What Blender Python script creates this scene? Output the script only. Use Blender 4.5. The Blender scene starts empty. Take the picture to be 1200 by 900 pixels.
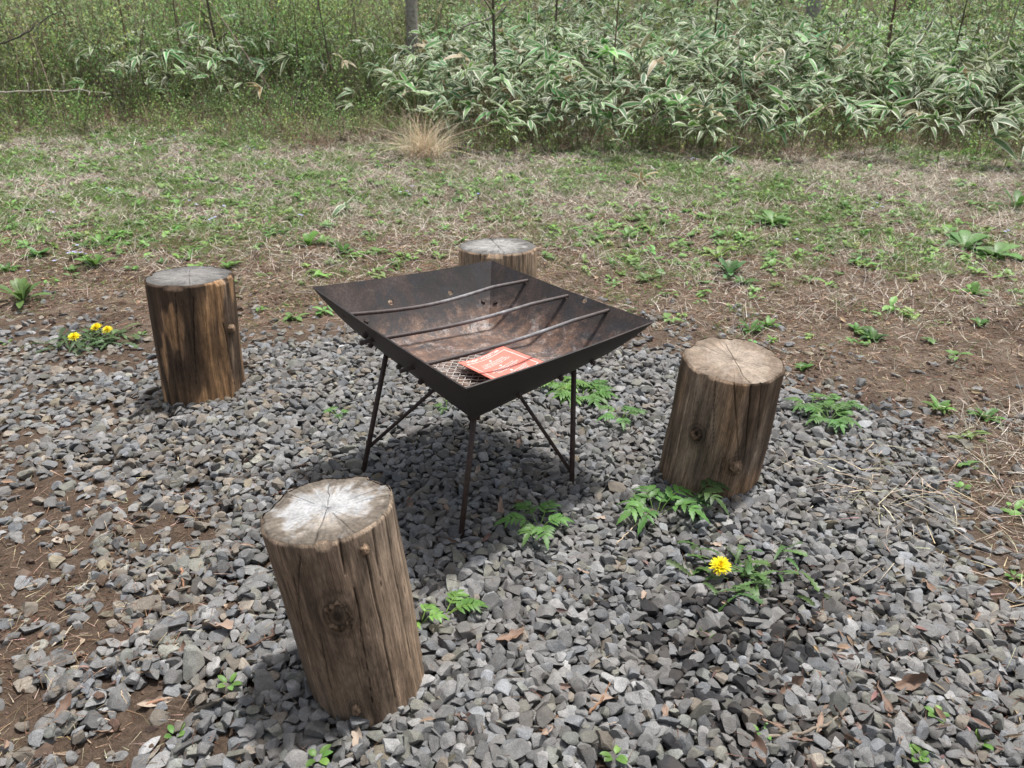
import bpy, bmesh, math
import numpy as np
from mathutils import Vector, Matrix

rng = np.random.default_rng(11)
sc = bpy.context.scene
COL = sc.collection
PI = math.pi

# ------------------------------------------------------------------ camera, light, exposure
CAM_H, PITCH, FPX = 1.4, math.radians(25), 950.0
cam = bpy.data.cameras.new("Camera")
cam_o = bpy.data.objects.new("Camera", cam)
COL.objects.link(cam_o)
cam_o.location = (0, 0, CAM_H)
cam_o.rotation_euler = (PI / 2 - PITCH, 0, 0)
cam.sensor_width = 36
cam.lens = 36 * FPX / 1200
cam.clip_start, cam.clip_end = 0.05, 800
cam.dof.use_dof = True
cam.dof.focus_distance = 2.35
cam.dof.aperture_fstop = 7.0
sc.camera = cam_o

SUN_EL, SUN_AZ = math.radians(75), math.radians(48)      # azimuth clockwise from +Y
world = bpy.data.worlds.new("World")
sc.world = world
world.use_nodes = True
wn = world.node_tree
sky = wn.nodes.new("ShaderNodeTexSky")
sky.sky_type = 'NISHITA'
sky.sun_disc = False
sky.sun_elevation = SUN_EL
sky.sun_rotation = SUN_AZ
sky.dust_density = 5.0
sky.ozone_density = .3
hsv = wn.nodes.new("ShaderNodeHueSaturation")              # a thin veil of cloud: paler than a clear sky
hsv.inputs['Saturation'].default_value = .45
wn.links.new(sky.outputs[0], hsv.inputs['Color'])
wn.links.new(hsv.outputs[0], wn.nodes["Background"].inputs[0])
wn.nodes["Background"].inputs[1].default_value = 0.108
sun = bpy.data.lights.new("Sun", 'SUN')
sun.energy = 3.45
sun.angle = math.radians(3.0)
sun.color = (1, .972, .935)
sun_o = bpy.data.objects.new("Sun", sun)
COL.objects.link(sun_o)
sd = Vector((math.sin(SUN_AZ) * math.cos(SUN_EL), math.cos(SUN_AZ) * math.cos(SUN_EL), math.sin(SUN_EL)))
sun_o.rotation_euler = sd.to_track_quat('Z', 'Y').to_euler()
sun_o.location = sd * 30
sc.view_settings.view_transform = 'Standard'
sc.view_settings.look = 'None'
sc.view_settings.exposure = 0.66
sc.view_settings.gamma = 1
sc.render.engine = 'CYCLES'
sc.cycles.use_denoising = True
sc.cycles.max_bounces = 6
sc.cycles.diffuse_bounces = 3
sc.cycles.transmission_bounces = 3


# ------------------------------------------------------------------ helpers
def G(px, py, z=0.0):
    """where the line of sight of a photo pixel meets height z"""
    dx, dy = (px - 600) / FPX, -(py - 450) / FPX
    d = np.array([dx, math.cos(PITCH) + dy * math.sin(PITCH), -math.sin(PITCH) + dy * math.cos(PITCH)])
    return np.array([0, 0, CAM_H]) + d * ((z - CAM_H) / d[2])


def ray(px, py):
    return G(px, py, 0) - np.array([0, 0, CAM_H])


_tab = np.random.default_rng(3).random((64, 256, 256))


def vnoise(x, y, seed=0, wrap=256):
    t = _tab[seed % 64]
    xi, yi = np.floor(x).astype(int), np.floor(y).astype(int)
    fx, fy = x - xi, y - yi
    fx, fy = fx * fx * (3 - 2 * fx), fy * fy * (3 - 2 * fy)
    x0, x1, y0, y1 = xi % wrap, (xi + 1) % wrap, yi % 256, (yi + 1) % 256
    return (t[x0, y0] * (1 - fx) + t[x1, y0] * fx) * (1 - fy) + (t[x0, y1] * (1 - fx) + t[x1, y1] * fx) * fy


def fbm(x, y, seed=0, oct=4):
    s, a, tot = 0, 1.0, 0
    for k in range(oct):
        s = s + a * vnoise(x * 2 ** k + 17.3 * k, y * 2 ** k + 9.1 * k, seed + k)
        tot += a
        a *= .5
    return s / tot


def sstep(a, b, x):
    t = np.clip((x - a) / (b - a), 0, 1)
    return t * t * (3 - 2 * t)


def unit(v):
    return v / np.maximum(np.linalg.norm(v, axis=-1, keepdims=True), 1e-9)


def mk(name, V, F, mat=None, parent=None, smooth=False, col=None, u=None, link=True):
    me = bpy.data.meshes.new(name)
    V = np.asarray(V, np.float32).reshape(-1, 3)
    Fs = [np.asarray(f, np.int32) for f in (F if isinstance(F, list) else [F]) if len(f)]
    loops = np.concatenate([f.ravel() for f in Fs])
    counts = np.concatenate([np.full(len(f), f.shape[1], np.int32) for f in Fs])
    me.vertices.add(len(V))
    me.vertices.foreach_set('co', V.ravel())
    me.loops.add(len(loops))
    me.loops.foreach_set('vertex_index', loops)
    me.polygons.add(len(counts))
    me.polygons.foreach_set('loop_start', np.concatenate([[0], np.cumsum(counts)[:-1]]).astype(np.int32))
    me.polygons.foreach_set('use_smooth', np.full(len(counts), smooth))
    if col is not None:
        a = me.attributes.new('col', 'FLOAT_COLOR', 'POINT')
        c = np.ones((len(V), 4), np.float32)
        c[:, :3] = col
        a.data.foreach_set('color', c.ravel())
    if u is not None:
        a = me.attributes.new('across', 'FLOAT', 'POINT')
        a.data.foreach_set('value', np.asarray(u, np.float32))
    me.update(calc_edges=True)
    if mat:
        me.materials.append(mat)
    if not link:
        return me
    o = bpy.data.objects.new(name, me)
    COL.objects.link(o)
    o.parent = parent
    return o


def tag(o, label, cat, group=None, kind=None):
    if kind:
        o['kind'] = kind
        if label:
            o['label'] = label
            o['category'] = cat
        return o
    o['label'], o['category'] = label, cat
    if group:
        o['group'] = group
    return o


def empty(name, loc, rot=None):
    o = bpy.data.objects.new(name, None)
    COL.objects.link(o)
    o.empty_display_size = .1
    if rot is not None:
        o.matrix_world = Matrix.Translation(Vector(loc)) @ rot.to_4x4()
    else:
        o.location = [float(v) for v in loc]
    return o


class MB:
    """collects shapes of one mesh"""
    def __init__(self):
        self.V, self.Q, self.T, self.c, self.u, self.n = [], [], [], [], [], 0

    def add(self, V, F, col=(1, 1, 1), u=None):
        V = np.asarray(V, float).reshape(-1, 3)
        F = np.asarray(F, int)
        (self.Q if F.shape[1] == 4 else self.T).append(F + self.n)
        self.V.append(V)
        self.c.append(np.broadcast_to(np.asarray(col, float), (len(V), 3)))
        self.u.append(np.zeros(len(V)) if u is None else u)
        self.n += len(V)
        return self

    def build(self, name, mat, parent=None, smooth=False, off=None):
        V = np.concatenate(self.V)
        if off is not None:
            V = V - np.asarray(off)
        F = [np.concatenate(x) for x in (self.Q, self.T) if x]
        return mk(name, V, F, mat, parent, smooth, np.concatenate(self.c), np.concatenate(self.u))


def tube(pts, rad, ns=8, cap=True):
    """closed tube along points"""
    P = np.asarray(pts, float)
    n = len(P)
    rad = np.broadcast_to(np.asarray(rad, float), (n,))
    T = unit(np.gradient(P, axis=0))
    ref = np.array([0, 0, 1.]) if abs(T[0][2]) < .9 else np.array([1., 0, 0])
    A = unit(np.cross(T, ref))
    B = np.cross(T, A)
    th = np.arange(ns) / ns * 2 * PI
    V = P[:, None] + rad[:, None, None] * (np.cos(th)[None, :, None] * A[:, None] + np.sin(th)[None, :, None] * B[:, None])
    i, j = np.meshgrid(np.arange(n - 1), np.arange(ns), indexing='ij')
    j2 = (j + 1) % ns
    F = np.stack([i * ns + j, i * ns + j2, (i + 1) * ns + j2, (i + 1) * ns + j], -1).reshape(-1, 4)
    V = V.reshape(-1, 3)
    if cap:
        V = np.concatenate([V, P[:1], P[-1:]])
        k = np.arange(ns)
        k2 = (k + 1) % ns
        c0, c1 = n * ns, n * ns + 1
        F = np.concatenate([F, np.stack([k2, k, np.full(ns, c0), np.full(ns, c0)], -1)[:0]])
        tri = np.concatenate([np.stack([k2, k, np.full(ns, c0)], -1), np.stack([(n - 1) * ns + k, (n - 1) * ns + k2, np.full(ns, c1)], -1)])
        return V, F, tri
    return V, F


def add_tube(mb, pts, rad, ns=8, col=(1, 1, 1)):
    V, F, tri = tube(pts, rad, ns)
    n0 = mb.n
    mb.add(V, F, col)
    mb.T.append(tri + n0)


PROF = {
    'lance': lambda t: np.clip(np.sin(PI * np.clip(t, 0, 1) ** .75), 0, 1) ** .9,
    'oval': lambda t: np.sqrt(np.clip(np.sin(PI * t ** .9), 0, 1)),
    'spoon': lambda t: .25 + .75 * np.sin(PI * t ** 1.7) if True else t,
    'strip': lambda t: (1 - t) ** .6,
    'lobed': lambda t: (.22 + .78 * t ** .8) * np.where(np.arange(len(t)) % 2 == 0, .45, 1.0) * np.where(t > .97, .1, 1),
    'saw': lambda t: np.clip(np.sin(PI * t ** .7), 0, 1) * np.where(np.arange(len(t)) % 2 == 0, .72, 1.0),
}


def leaves(P, D, N, L, W, droop=.3, segs=6, prof='lance', fold=.25, col=None):
    """many leaves: base P, direction D, upper side N, length L, width W"""
    P, D, N = np.atleast_2d(P), unit(np.atleast_2d(D)), np.atleast_2d(N)
    n = len(P)
    L = np.broadcast_to(np.asarray(L, float), (n,))
    W = np.broadcast_to(np.asarray(W, float), (n,))
    droop = np.broadcast_to(np.asarray(droop, float), (n,))
    S = unit(np.cross(D, N))
    U = np.cross(S, D)
    t = np.linspace(0, 1, segs + 1)
    w = PROF[prof](t)
    w = np.maximum(w, .02)
    c = P[:, None] + D[:, None] * (L[:, None] * t)[..., None]
    c[..., 2] -= droop[:, None] * L[:, None] * t ** 2
    wid = (W[:, None] * .5 * w)[..., None]
    up = U[:, None] * (wid * fold)
    V = np.stack([c - S[:, None] * wid + up, c, c + S[:, None] * wid + up], 2)     # n, segs+1, 3, 3
    b = (np.arange(n) * (segs + 1) * 3)[:, None, None]
    i = np.arange(segs)[None, :, None] * 3
    k = np.arange(2)[None, None, :]
    q = b + i + k
    F = np.stack([q, q + 1, q + 4, q + 3], -1).reshape(-1, 4)
    u = np.broadcast_to(np.array([1, 0, 1.]), (n, segs + 1, 3)).reshape(-1)
    if col is None:
        col = np.ones((n, 3))
    cc = np.repeat(np.broadcast_to(col, (n, 3)), (segs + 1) * 3, axis=0)
    return V.reshape(-1, 3), F, cc, u


def blades(P, D, L, W, bend, col, segs=2):
    """thin grass blades / needles: flat tapering strips"""
    n = len(P)
    D = unit(D)
    side = unit(np.cross(D, unit(rng.normal(size=(n, 3)))))
    bd = rng.normal(size=(n, 3)) * .6
    bd[:, 2] = -np.abs(bd[:, 2]) - .3
    t = np.linspace(0, 1, segs + 1)
    c = P[:, None] + D[:, None] * (L[:, None] * t)[..., None] + bd[:, None] * ((bend * L)[:, None] * t ** 2)[..., None]
    w = (W[:, None] * .5 * (1 - .8 * t))[..., None]
    V = np.stack([c - side[:, None] * w, c + side[:, None] * w], 2)
    b = (np.arange(n) * (segs + 1) * 2)[:, None]
    i = np.arange(segs)[None, :] * 2
    q = b + i
    F = np.stack([q, q + 1, q + 3, q + 2], -1).reshape(-1, 4)
    return V.reshape(-1, 3), F, np.repeat(col, (segs + 1) * 2, axis=0)


def vary(base, n, amt=.2, hue=.08):
    base = np.asarray(base, float)
    return np.clip(base * (1 + amt * rng.normal(size=(n, 1))).clip(.4, 1.8) * (1 + hue * rng.normal(size=(n, 3))), .004, .9)


def rand_dir(n, lo=0., hi=1.):
    """directions with sine of elevation in lo..hi"""
    a = rng.uniform(0, 2 * PI, n)
    z = rng.uniform(lo, hi, n)
    r = np.sqrt(1 - z * z)
    return np.stack([np.cos(a) * r, np.sin(a) * r, z], -1)


# ------------------------------------------------------------------ materials
def mat(name):
    m = bpy.data.materials.new(name)
    m.use_nodes = True
    nt = m.node_tree
    return m, nt, nt.nodes["Principled BSDF"]


def nd(nt, typ, **kw):
    n = nt.nodes.new(typ)
    for k, v in kw.items():
        if k in ('i',):
            for kk, vv in v.items():
                n.inputs[kk].default_value = vv
        else:
            setattr(n, k, v)
    return n


def noise(nt, scale, detail=4, rough=.6, vec=None, dist=0):
    n = nd(nt, "ShaderNodeTexNoise", i={'Scale': scale, 'Detail': detail, 'Roughness': rough, 'Distortion': dist})
    if vec is not None:
        nt.links.new(vec, n.inputs['Vector'])
    return n.outputs['Fac']


def ramp(nt, fac, stops, mode='LINEAR'):
    r = nt.nodes.new("ShaderNodeValToRGB")
    r.color_ramp.interpolation = mode
    el = r.color_ramp.elements
    while len(el) < len(stops):
        el.new(.5)
    for e, (p, c) in zip(el, stops):
        e.position = p
        e.color = (*c, 1) if hasattr(c, '__len__') else (c, c, c, 1)
    nt.links.new(fac, r.inputs[0])
    return r.outputs[0]


def mix(nt, fac, a, b, mode='MIX'):
    m = nd(nt, "ShaderNodeMix", data_type='RGBA', blend_type=mode)
    for s, v in ((0, fac), (6, a), (7, b)):
        if hasattr(v, 'links'):
            nt.links.new(v, m.inputs[s])
        elif hasattr(v, '__len__'):
            m.inputs[s].default_value = (*v, 1)
        else:
            m.inputs[s].default_value = v
    return m.outputs[2]


def attr(nt, name, out='Color'):
    return nd(nt, "ShaderNodeAttribute", attribute_name=name).outputs[out]


def objco(nt, scale=None):
    tc = nd(nt, "ShaderNodeTexCoord").outputs['Object']
    if scale is None:
        return tc
    mp = nd(nt, "ShaderNodeMapping")
    mp.inputs['Scale'].default_value = scale
    nt.links.new(tc, mp.inputs[0])
    return mp.outputs[0]


def bump(nt, bs, h, strength, dist=.01):
    b = nd(nt, "ShaderNodeBump", i={'Strength': strength, 'Distance': dist})
    nt.links.new(h, b.inputs['Height'])
    nt.links.new(b.outputs[0], bs.inputs['Normal'])


def foliage_mat(name, margin=None, trans=.35, rough=.5, veins=0):
    m, nt, bs = mat(name)
    c = attr(nt, 'col')
    n = noise(nt, 60, 2, vec=objco(nt))
    c = mix(nt, .5, c, ramp(nt, n, [(.3, .55), (.7, 1.35)]), 'MULTIPLY')
    if margin:
        u = attr(nt, 'across', 'Fac')
        f = ramp(nt, u, [(.64, 0.), (.74, 1.)])
        c = mix(nt, f, c, margin)
    nt.links.new(c, bs.inputs['Base Color'])
    bs.inputs['Roughness'].default_value = rough
    bs.inputs['Specular IOR Level'].default_value = .35
    tr = nd(nt, "ShaderNodeBsdfTranslucent")
    nt.links.new(c, tr.inputs[0])
    mx = nd(nt, "ShaderNodeMixShader", i={0: trans})
    nt.links.new(bs.outputs[0], mx.inputs[1])
    nt.links.new(tr.outputs[0], mx.inputs[2])
    nt.links.new(mx.outputs[0], nt.nodes["Material Output"].inputs[0])
    return m


M = {}
M['leaf'] = foliage_mat('leaf', trans=.5)
M['weed'] = foliage_mat('weed', rough=.45)
M['sasa'] = foliage_mat('bamboo_grass_leaf', margin=(.62, .63, .50), trans=.3, rough=.5)
M['dry'] = foliage_mat('dry_straw', trans=.2, rough=.7)
M['petal'] = foliage_mat('petal', trans=.2, rough=.6)


def simple_attr_mat(name, rough=.8, nscale=40, amt=(.6, 1.35), bstr=.3, spec=.3):
    m, nt, bs = mat(name)
    co = objco(nt)
    n = noise(nt, nscale, 5, .65, co)
    c = mix(nt, .8, attr(nt, 'col'), ramp(nt, n, [(.3, amt[0]), (.7, amt[1])]), 'MULTIPLY')
    nt.links.new(c, bs.inputs['Base Color'])
    bs.inputs['Roughness'].default_value = rough
    bs.inputs['Specular IOR Level'].default_value = spec
    bump(nt, bs, n, bstr, .004)
    return m


M['bark'] = simple_attr_mat('bark', .9, 25, (.45, 1.5), .6)
M['twig'] = simple_attr_mat('twig', .85, 80)
M['iron'] = simple_attr_mat('dark_iron', .6, 70, (.5, 1.6), .35, .4)


def stone_mat():
    m, nt, bs = mat('crushed_stone')
    co = objco(nt)
    big = noise(nt, 45, 5, .6, co)
    fine = noise(nt, 420, 3, .7, co)
    c = mix(nt, .9, attr(nt, 'col'), ramp(nt, big, [(.25, .6), (.75, 1.3)]), 'MULTIPLY')
    c = mix(nt, .75, c, ramp(nt, fine, [(.33, .55), (.5, 1.), (.68, 1.6)]), 'MULTIPLY')
    dust = noise(nt, 6, 4, .6, co)
    c = mix(nt, ramp(nt, dust, [(.45, 0.), (.75, .4)]), c, (.15, .122, .092))
    nt.links.new(c, bs.inputs['Base Color'])
    bs.inputs['Roughness'].default_value = .78
    bs.inputs['Specular IOR Level'].default_value = .35
    bump(nt, bs, fine, .45, .002)
    return m


def ground_mat():
    m, nt, bs = mat('soil')
    co = objco(nt)
    zone = attr(nt, 'col')                        # r: gravel bed, g: grassy litter, b: forest floor
    sep = nd(nt, "ShaderNodeSeparateColor")
    nt.links.new(zone, sep.inputs[0])
    a = noise(nt, 3, 6, .65, co)
    b = noise(nt, 45, 6, .7, co)
    f = noise(nt, 260, 3, .7, co)
    soil = ramp(nt, a, [(.3, (.066, .047, .036)), (.5, (.13, .1, .078)), (.7, (.205, .165, .13))])
    litter = ramp(nt, b, [(.3, (.05, .04, .027)), (.5, (.105, .088, .062)), (.7, (.22, .19, .145))])
    floor = ramp(nt, b, [(.3, (.03, .026, .014)), (.5, (.06, .055, .028)), (.72, (.13, .1, .065))])
    bed = ramp(nt, b, [(.3, (.05, .035, .026)), (.7, (.125, .09, .066))])
    c = mix(nt, sep.outputs[0], soil, bed)
    c = mix(nt, sep.outputs[1], c, litter)
    c = mix(nt, sep.outputs[2], c, floor)
    c = mix(nt, .7, c, ramp(nt, f, [(.3, .5), (.7, 1.5)]), 'MULTIPLY')
    nt.links.new(c, bs.inputs['Base Color'])
    bs.inputs['Roughness'].default_value = .95
    bs.inputs['Specular IOR Level'].default_value = .15
    bump(nt, bs, b, .8, .03)
    return m


def wood_side_mat():
    m, nt, bs = mat('weathered_log')
    co = objco(nt, (70, 70, 3.2))
    co2 = objco(nt, (260, 260, 9))
    s1 = noise(nt, 1, 5, .65, co)
    s2 = noise(nt, 1, 4, .7, co2)
    s3 = noise(nt, 1, 3, .7, objco(nt, (750, 750, 45)))
    blot = noise(nt, 34, 5, .7, objco(nt, (1, 1, .45)))
    line = noise(nt, 1, 2, .5, objco(nt, (120, 120, 2.0)))
    c = mix(nt, .85, attr(nt, 'col'), ramp(nt, s1, [(.28, .5), (.5, .95), (.72, 1.5)]), 'MULTIPLY')
    c = mix(nt, .8, c, ramp(nt, s2, [(.3, .65), (.7, 1.4)]), 'MULTIPLY')
    c = mix(nt, .8, c, ramp(nt, s3, [(.32, .6), (.5, 1.), (.7, 1.5)]), 'MULTIPLY')
    c = mix(nt, .75, c, ramp(nt, blot, [(.3, .5), (.5, 1.), (.7, 1.45)]), 'MULTIPLY')
    c = mix(nt, ramp(nt, line, [(.485, 0.), (.498, .6), (.502, .6), (.515, 0.)]), c, (.03, .02, .014))
    c = mix(nt, 1.0, c, (1.42, 1.30, 1.17), 'MULTIPLY')
    nt.links.new(c, bs.inputs['Base Color'])
    bs.inputs['Roughness'].default_value = .75
    bs.inputs['Specular IOR Level'].default_value = .25
    bump(nt, bs, mix(nt, .5, mix(nt, .5, s1, s2), s3), .6, .004)
    return m


def wood_end_mat():
    m, nt, bs = mat('weathered_end_grain')
    co = objco(nt)
    n = noise(nt, 160, 4, .7, co)
    n2 = noise(nt, 28, 5, .65, co)
    c = mix(nt, .8, attr(nt, 'col'), ramp(nt, n, [(.3, .65), (.7, 1.3)]), 'MULTIPLY')
    c = mix(nt, .7, c, ramp(nt, n2, [(.3, .65), (.7, 1.3)]), 'MULTIPLY')
    nt.links.new(c, bs.inputs['Base Color'])
    bs.inputs['Roughness'].default_value = .85
    bs.inputs['Specular IOR Level'].default_value = .2
    bump(nt, bs, n, .5, .002)
    return m


def pan_mat():
    m, nt, bs = mat('burnt_rusty_steel')
    co = objco(nt)
    a = noise(nt, 7, 6, .65, co, .6)
    b = noise(nt, 26, 6, .7, co)
    f = noise(nt, 180, 4, .75, co)
    sx = nd(nt, "ShaderNodeSeparateXYZ")
    nt.links.new(co, sx.inputs[0])
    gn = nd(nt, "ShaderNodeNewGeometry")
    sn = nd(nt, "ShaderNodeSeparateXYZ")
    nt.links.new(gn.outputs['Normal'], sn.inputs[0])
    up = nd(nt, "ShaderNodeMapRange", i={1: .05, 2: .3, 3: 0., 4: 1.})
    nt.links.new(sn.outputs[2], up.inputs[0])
    low = nd(nt, "ShaderNodeMapRange", i={1: .505, 2: .385, 3: 0., 4: 1.})
    nt.links.new(sx.outputs[2], low.inputs[0])
    dark = ramp(nt, a, [(.3, (.011, .010, .011)), (.46, (.024, .019, .018)), (.58, (.048, .033, .028)), (.75, (.078, .06, .055))])
    rust = ramp(nt, b, [(.3, (.035, .027, .028)), (.46, (.078, .046, .035)), (.6, (.15, .088, .06)), (.76, (.24, .19, .16))])
    blue = ramp(nt, noise(nt, 11, 5, .6, objco(nt, (1, 1, .5)), 1.2), [(.50, 0.), (.62, .85)])
    ln = nd(nt, "ShaderNodeMath", operation='MULTIPLY_ADD', i={1: 1.0, 2: -.32})
    nt.links.new(low.outputs[0], ln.inputs[0])
    add = nd(nt, "ShaderNodeMath", operation='ADD')
    nt.links.new(ln.outputs[0], add.inputs[0])
    nt.links.new(b, add.inputs[1])
    fac = nd(nt, "ShaderNodeMapRange", i={1: .25, 2: .85, 3: 0., 4: 1.})
    nt.links.new(add.outputs[0], fac.inputs[0])
    fac2 = nd(nt, "ShaderNodeMath", operation='MULTIPLY')
    nt.links.new(fac.outputs[0], fac2.inputs[0])
    nt.links.new(up.outputs[0], fac2.inputs[1])
    c = mix(nt, fac2.outputs[0], dark, rust)
    c = mix(nt, blue, c, (.024, .023, .026))
    ashn = ramp(nt, noise(nt, 14, 7, .8, co, .4), [(.53, 0.), (.70, .6)])
    am = nd(nt, "ShaderNodeMath", operation='MULTIPLY')
    nt.links.new(ashn, am.inputs[0])
    nt.links.new(fac2.outputs[0], am.inputs[1])
    c = mix(nt, am.outputs[0], c, (.5, .47, .46))
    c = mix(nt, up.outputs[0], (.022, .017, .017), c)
    c = mix(nt, .85, c, ramp(nt, f, [(.3, .45), (.5, .95), (.7, 1.7)]), 'MULTIPLY')
    nt.links.new(c, bs.inputs['Base Color'])
    bs.inputs['Roughness'].default_value = .62
    bs.inputs['Metallic'].default_value = .12
    bump(nt, bs, f, .3, .002)
    return m


M['stone'], M['soil'], M['log'], M['end'], M['pan'] = stone_mat(), ground_mat(), wood_side_mat(), wood_end_mat(), pan_mat()


def flat_mat(name, colr, rough=.7):
    m, nt, bs = mat(name)
    n = noise(nt, 60, 4, .6, objco(nt))
    nt.links.new(mix(nt, .6, colr, ramp(nt, n, [(.3, .8), (.7, 1.15)]), 'MULTIPLY'), bs.inputs['Base Color'])
    bs.inputs['Roughness'].default_value = rough
    return m


M['card'] = flat_mat('orange_card', (.62, .165, .125), .6)
M['white'] = flat_mat('white_print', (.8, .7, .66), .6)


def deadleaf_mat():
    m, nt, bs = mat('dead_leaf')
    oi = nd(nt, "ShaderNodeObjectInfo").outputs['Random']
    base = ramp(nt, oi, [(0., (.09, .055, .04)), (.35, (.17, .105, .072)), (.7, (.26, .185, .14)), (1., (.34, .275, .215))])
    n = noise(nt, 90, 4, .65, objco(nt))
    nt.links.new(mix(nt, .8, base, ramp(nt, n, [(.3, .55), (.7, 1.4)]), 'MULTIPLY'), bs.inputs['Base Color'])
    bs.inputs['Roughness'].default_value = .7
    return m


M['dead'] = deadleaf_mat()

# ------------------------------------------------------------------ terrain
bed_px = [(-80, 378), (90, 372), (180, 392), (300, 392), (390, 378), (470, 385), (600, 400), (730, 398), (790, 404),
          (905, 440), (985, 470), (1075, 505), (1135, 560), (1180, 620), (1215, 690), (1330, 760), (1330, 1000), (-80, 1000)]
BED = np.array([G(*p)[:2] for p in bed_px])


def bed_sdf(x, y):
    """signed distance to the gravel bed, positive inside"""
    x, y = np.asarray(x, float), np.asarray(y, float)
    d = np.full(x.shape, 1e9)
    ins = np.zeros(x.shape, bool)
    for a, b in zip(BED, np.roll(BED, -1, 0)):
        e = b - a
        t = np.clip(((x - a[0]) * e[0] + (y - a[1]) * e[1]) / (e @ e), 0, 1)
        d = np.minimum(d, np.hypot(x - a[0] - t * e[0], y - a[1] - t * e[1]))
        c = (a[1] > y) != (b[1] > y)
        with np.errstate(divide='ignore', invalid='ignore'):
            c &= x < e[0] * (y - a[1]) / (e[1] if e[1] else 1e-12) + a[0]
        ins ^= c
    return np.where(ins, d, -d)


def gz(x, y):
    x, y = np.asarray(x, float), np.asarray(y, float)
    s = bed_sdf(x, y)
    inb = sstep(-.3, .15, s)
    z = -.034 * inb
    z = z + (1 - inb) * (.05 * (fbm(x * 1.3, y * 1.3, 5) - .5) + .025 * (fbm(x * 6, y * 6, 9, 3) - .5))
    far = np.clip(y - 8.3, 0, 60)
    z = z + .085 * np.where(far < 2, far * far / 4, far - 1) * np.clip(1 - far / 200, .3, 1)
    # low mounds of loose earth along the right-hand edge
    for mx, my, r, h in ((2.35, 3.35, .5, .05), (3.0, 3.75, .6, .06), (2.0, 2.7, .35, .03), (-2.9, 5.2, .8, .03)):
        z = z + h * np.exp(-((x - mx) ** 2 + (y - my) ** 2) / (r * r)) * (.6 + .8 * fbm(x * 5, y * 5, 21, 2))
    return z


def gpt(px, py):
    """ground point seen at a pixel (two refinements for the terrain height)"""
    p = G(px, py)
    for _ in range(6):
        p = G(px, py, float(gz(p[0], p[1])))
    return p


xs = np.concatenate([-np.geomspace(320, 5.2, 40), np.arange(-5, 5.01, .035), np.geomspace(5.2, 320, 40)])
ys = np.concatenate([[-300, -120, -40, -12, -4, -1, 0, .4], np.arange(.6, 9.0, .035), np.arange(9.1, 16, .15), np.geomspace(16.4, 320, 40)])
GX, GY = np.meshgrid(xs, ys, indexing='ij')
GZ = gz(GX, GY)
sdf = bed_sdf(GX, GY)
grass_w = sstep(4.2, 5.8, GY + .9 * (fbm(GX * .9, GY * .9, 31) - .5) * 2 + .25 * np.maximum(0, GX - .3))
forest_w = sstep(8.6, 10, GY + (fbm(GX, GY, 33) - .5) * 1.5)
zone = np.stack([sstep(-.25, .2, sdf), grass_w, forest_w], -1).reshape(-1, 3)
i, j = np.meshgrid(np.arange(len(xs) - 1), np.arange(len(ys) - 1), indexing='ij')
w = len(ys)
GF = np.stack([i * w + j, (i + 1) * w + j, (i + 1) * w + j + 1, i * w + j + 1], -1).reshape(-1, 4)
g = mk('ground', np.stack([GX, GY, GZ], -1), GF, M['soil'], smooth=True, col=zone)
tag(g, None, None, kind='structure')

# log seats: base point, lean, radii and height
LOGS = {
    'near': dict(b=(-.3287, 1.4024), lean=(-.1274, .0547), rt=.1417, rb=.1300, H=.4535),
    'left': dict(b=(-1.2419, 2.9609), lean=(.0113, .0593), rt=.1622, rb=.1580, H=.4655),
    'right': dict(b=(.6501, 2.3042), lean=(.0525, -.1083), rt=.1495, rb=.1590, H=.4337),
    'back': dict(b=(-.0611, 3.372), lean=(-.0027, .0382), rt=.1639, rb=.1747, H=.4716),
}


# ------------------------------------------------------------------ gravel
def ico(sub):
    bm = bmesh.new()
    bmesh.ops.create_icosphere(bm, subdivisions=sub, radius=1)
    V = np.array([v.co for v in bm.verts])
    F = np.array([[v.index for v in f.verts] for f in bm.faces])
    bm.free()
    return V, F


def stone_shape(r, sub):
    V, F = ico(sub)
    V = V.copy()
    for k in range(r.integers(7, 11)):
        n = unit(r.normal(size=3))
        d = r.uniform(.34, .70)
        s = V @ n - d
        V -= np.where(s > 0, s, 0)[:, None] * n
    V /= np.sqrt((V ** 2).sum(1).mean()) * .92
    V += r.normal(size=V.shape) * .010
    return V, F


def coverage(x, y):
    s = bed_sdf(x, y)
    nz = fbm(x * 2.2, y * 2.2, 40) - .5
    c = sstep(-.30, .5, s + nz * .6)
    c = np.maximum(c, .12 * sstep(-.9, -.1, s) * sstep(.40, .55, fbm(x * 5, y * 5, 47)))
    # thinner, earthier gravel in the near left corner and along the left side
    left = sstep(-.25, -.8, x + .25 * (y - 1.2) + nz * .8) * sstep(2.9, 1.9, y)
    c = c * (1 - left * (.36 + .36 * sstep(.36, .56, fbm(x * 6, y * 6, 44))))
    c = c * (1 - .55 * sstep(-1.1, -1.7, x + nz) * sstep(2.1, 2.9, y))
    bare = np.exp(-(((x + 1.33) / .22) ** 2 + ((y - 1.78) / .16) ** 2))
    c = c * (1 - .6 * bare)
    right = sstep(.85, 1.25, x - .35 * (y - 1.2) + nz * .5) * sstep(2.2, 1.2, y)
    return c * (1 - .3 * right)


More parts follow.
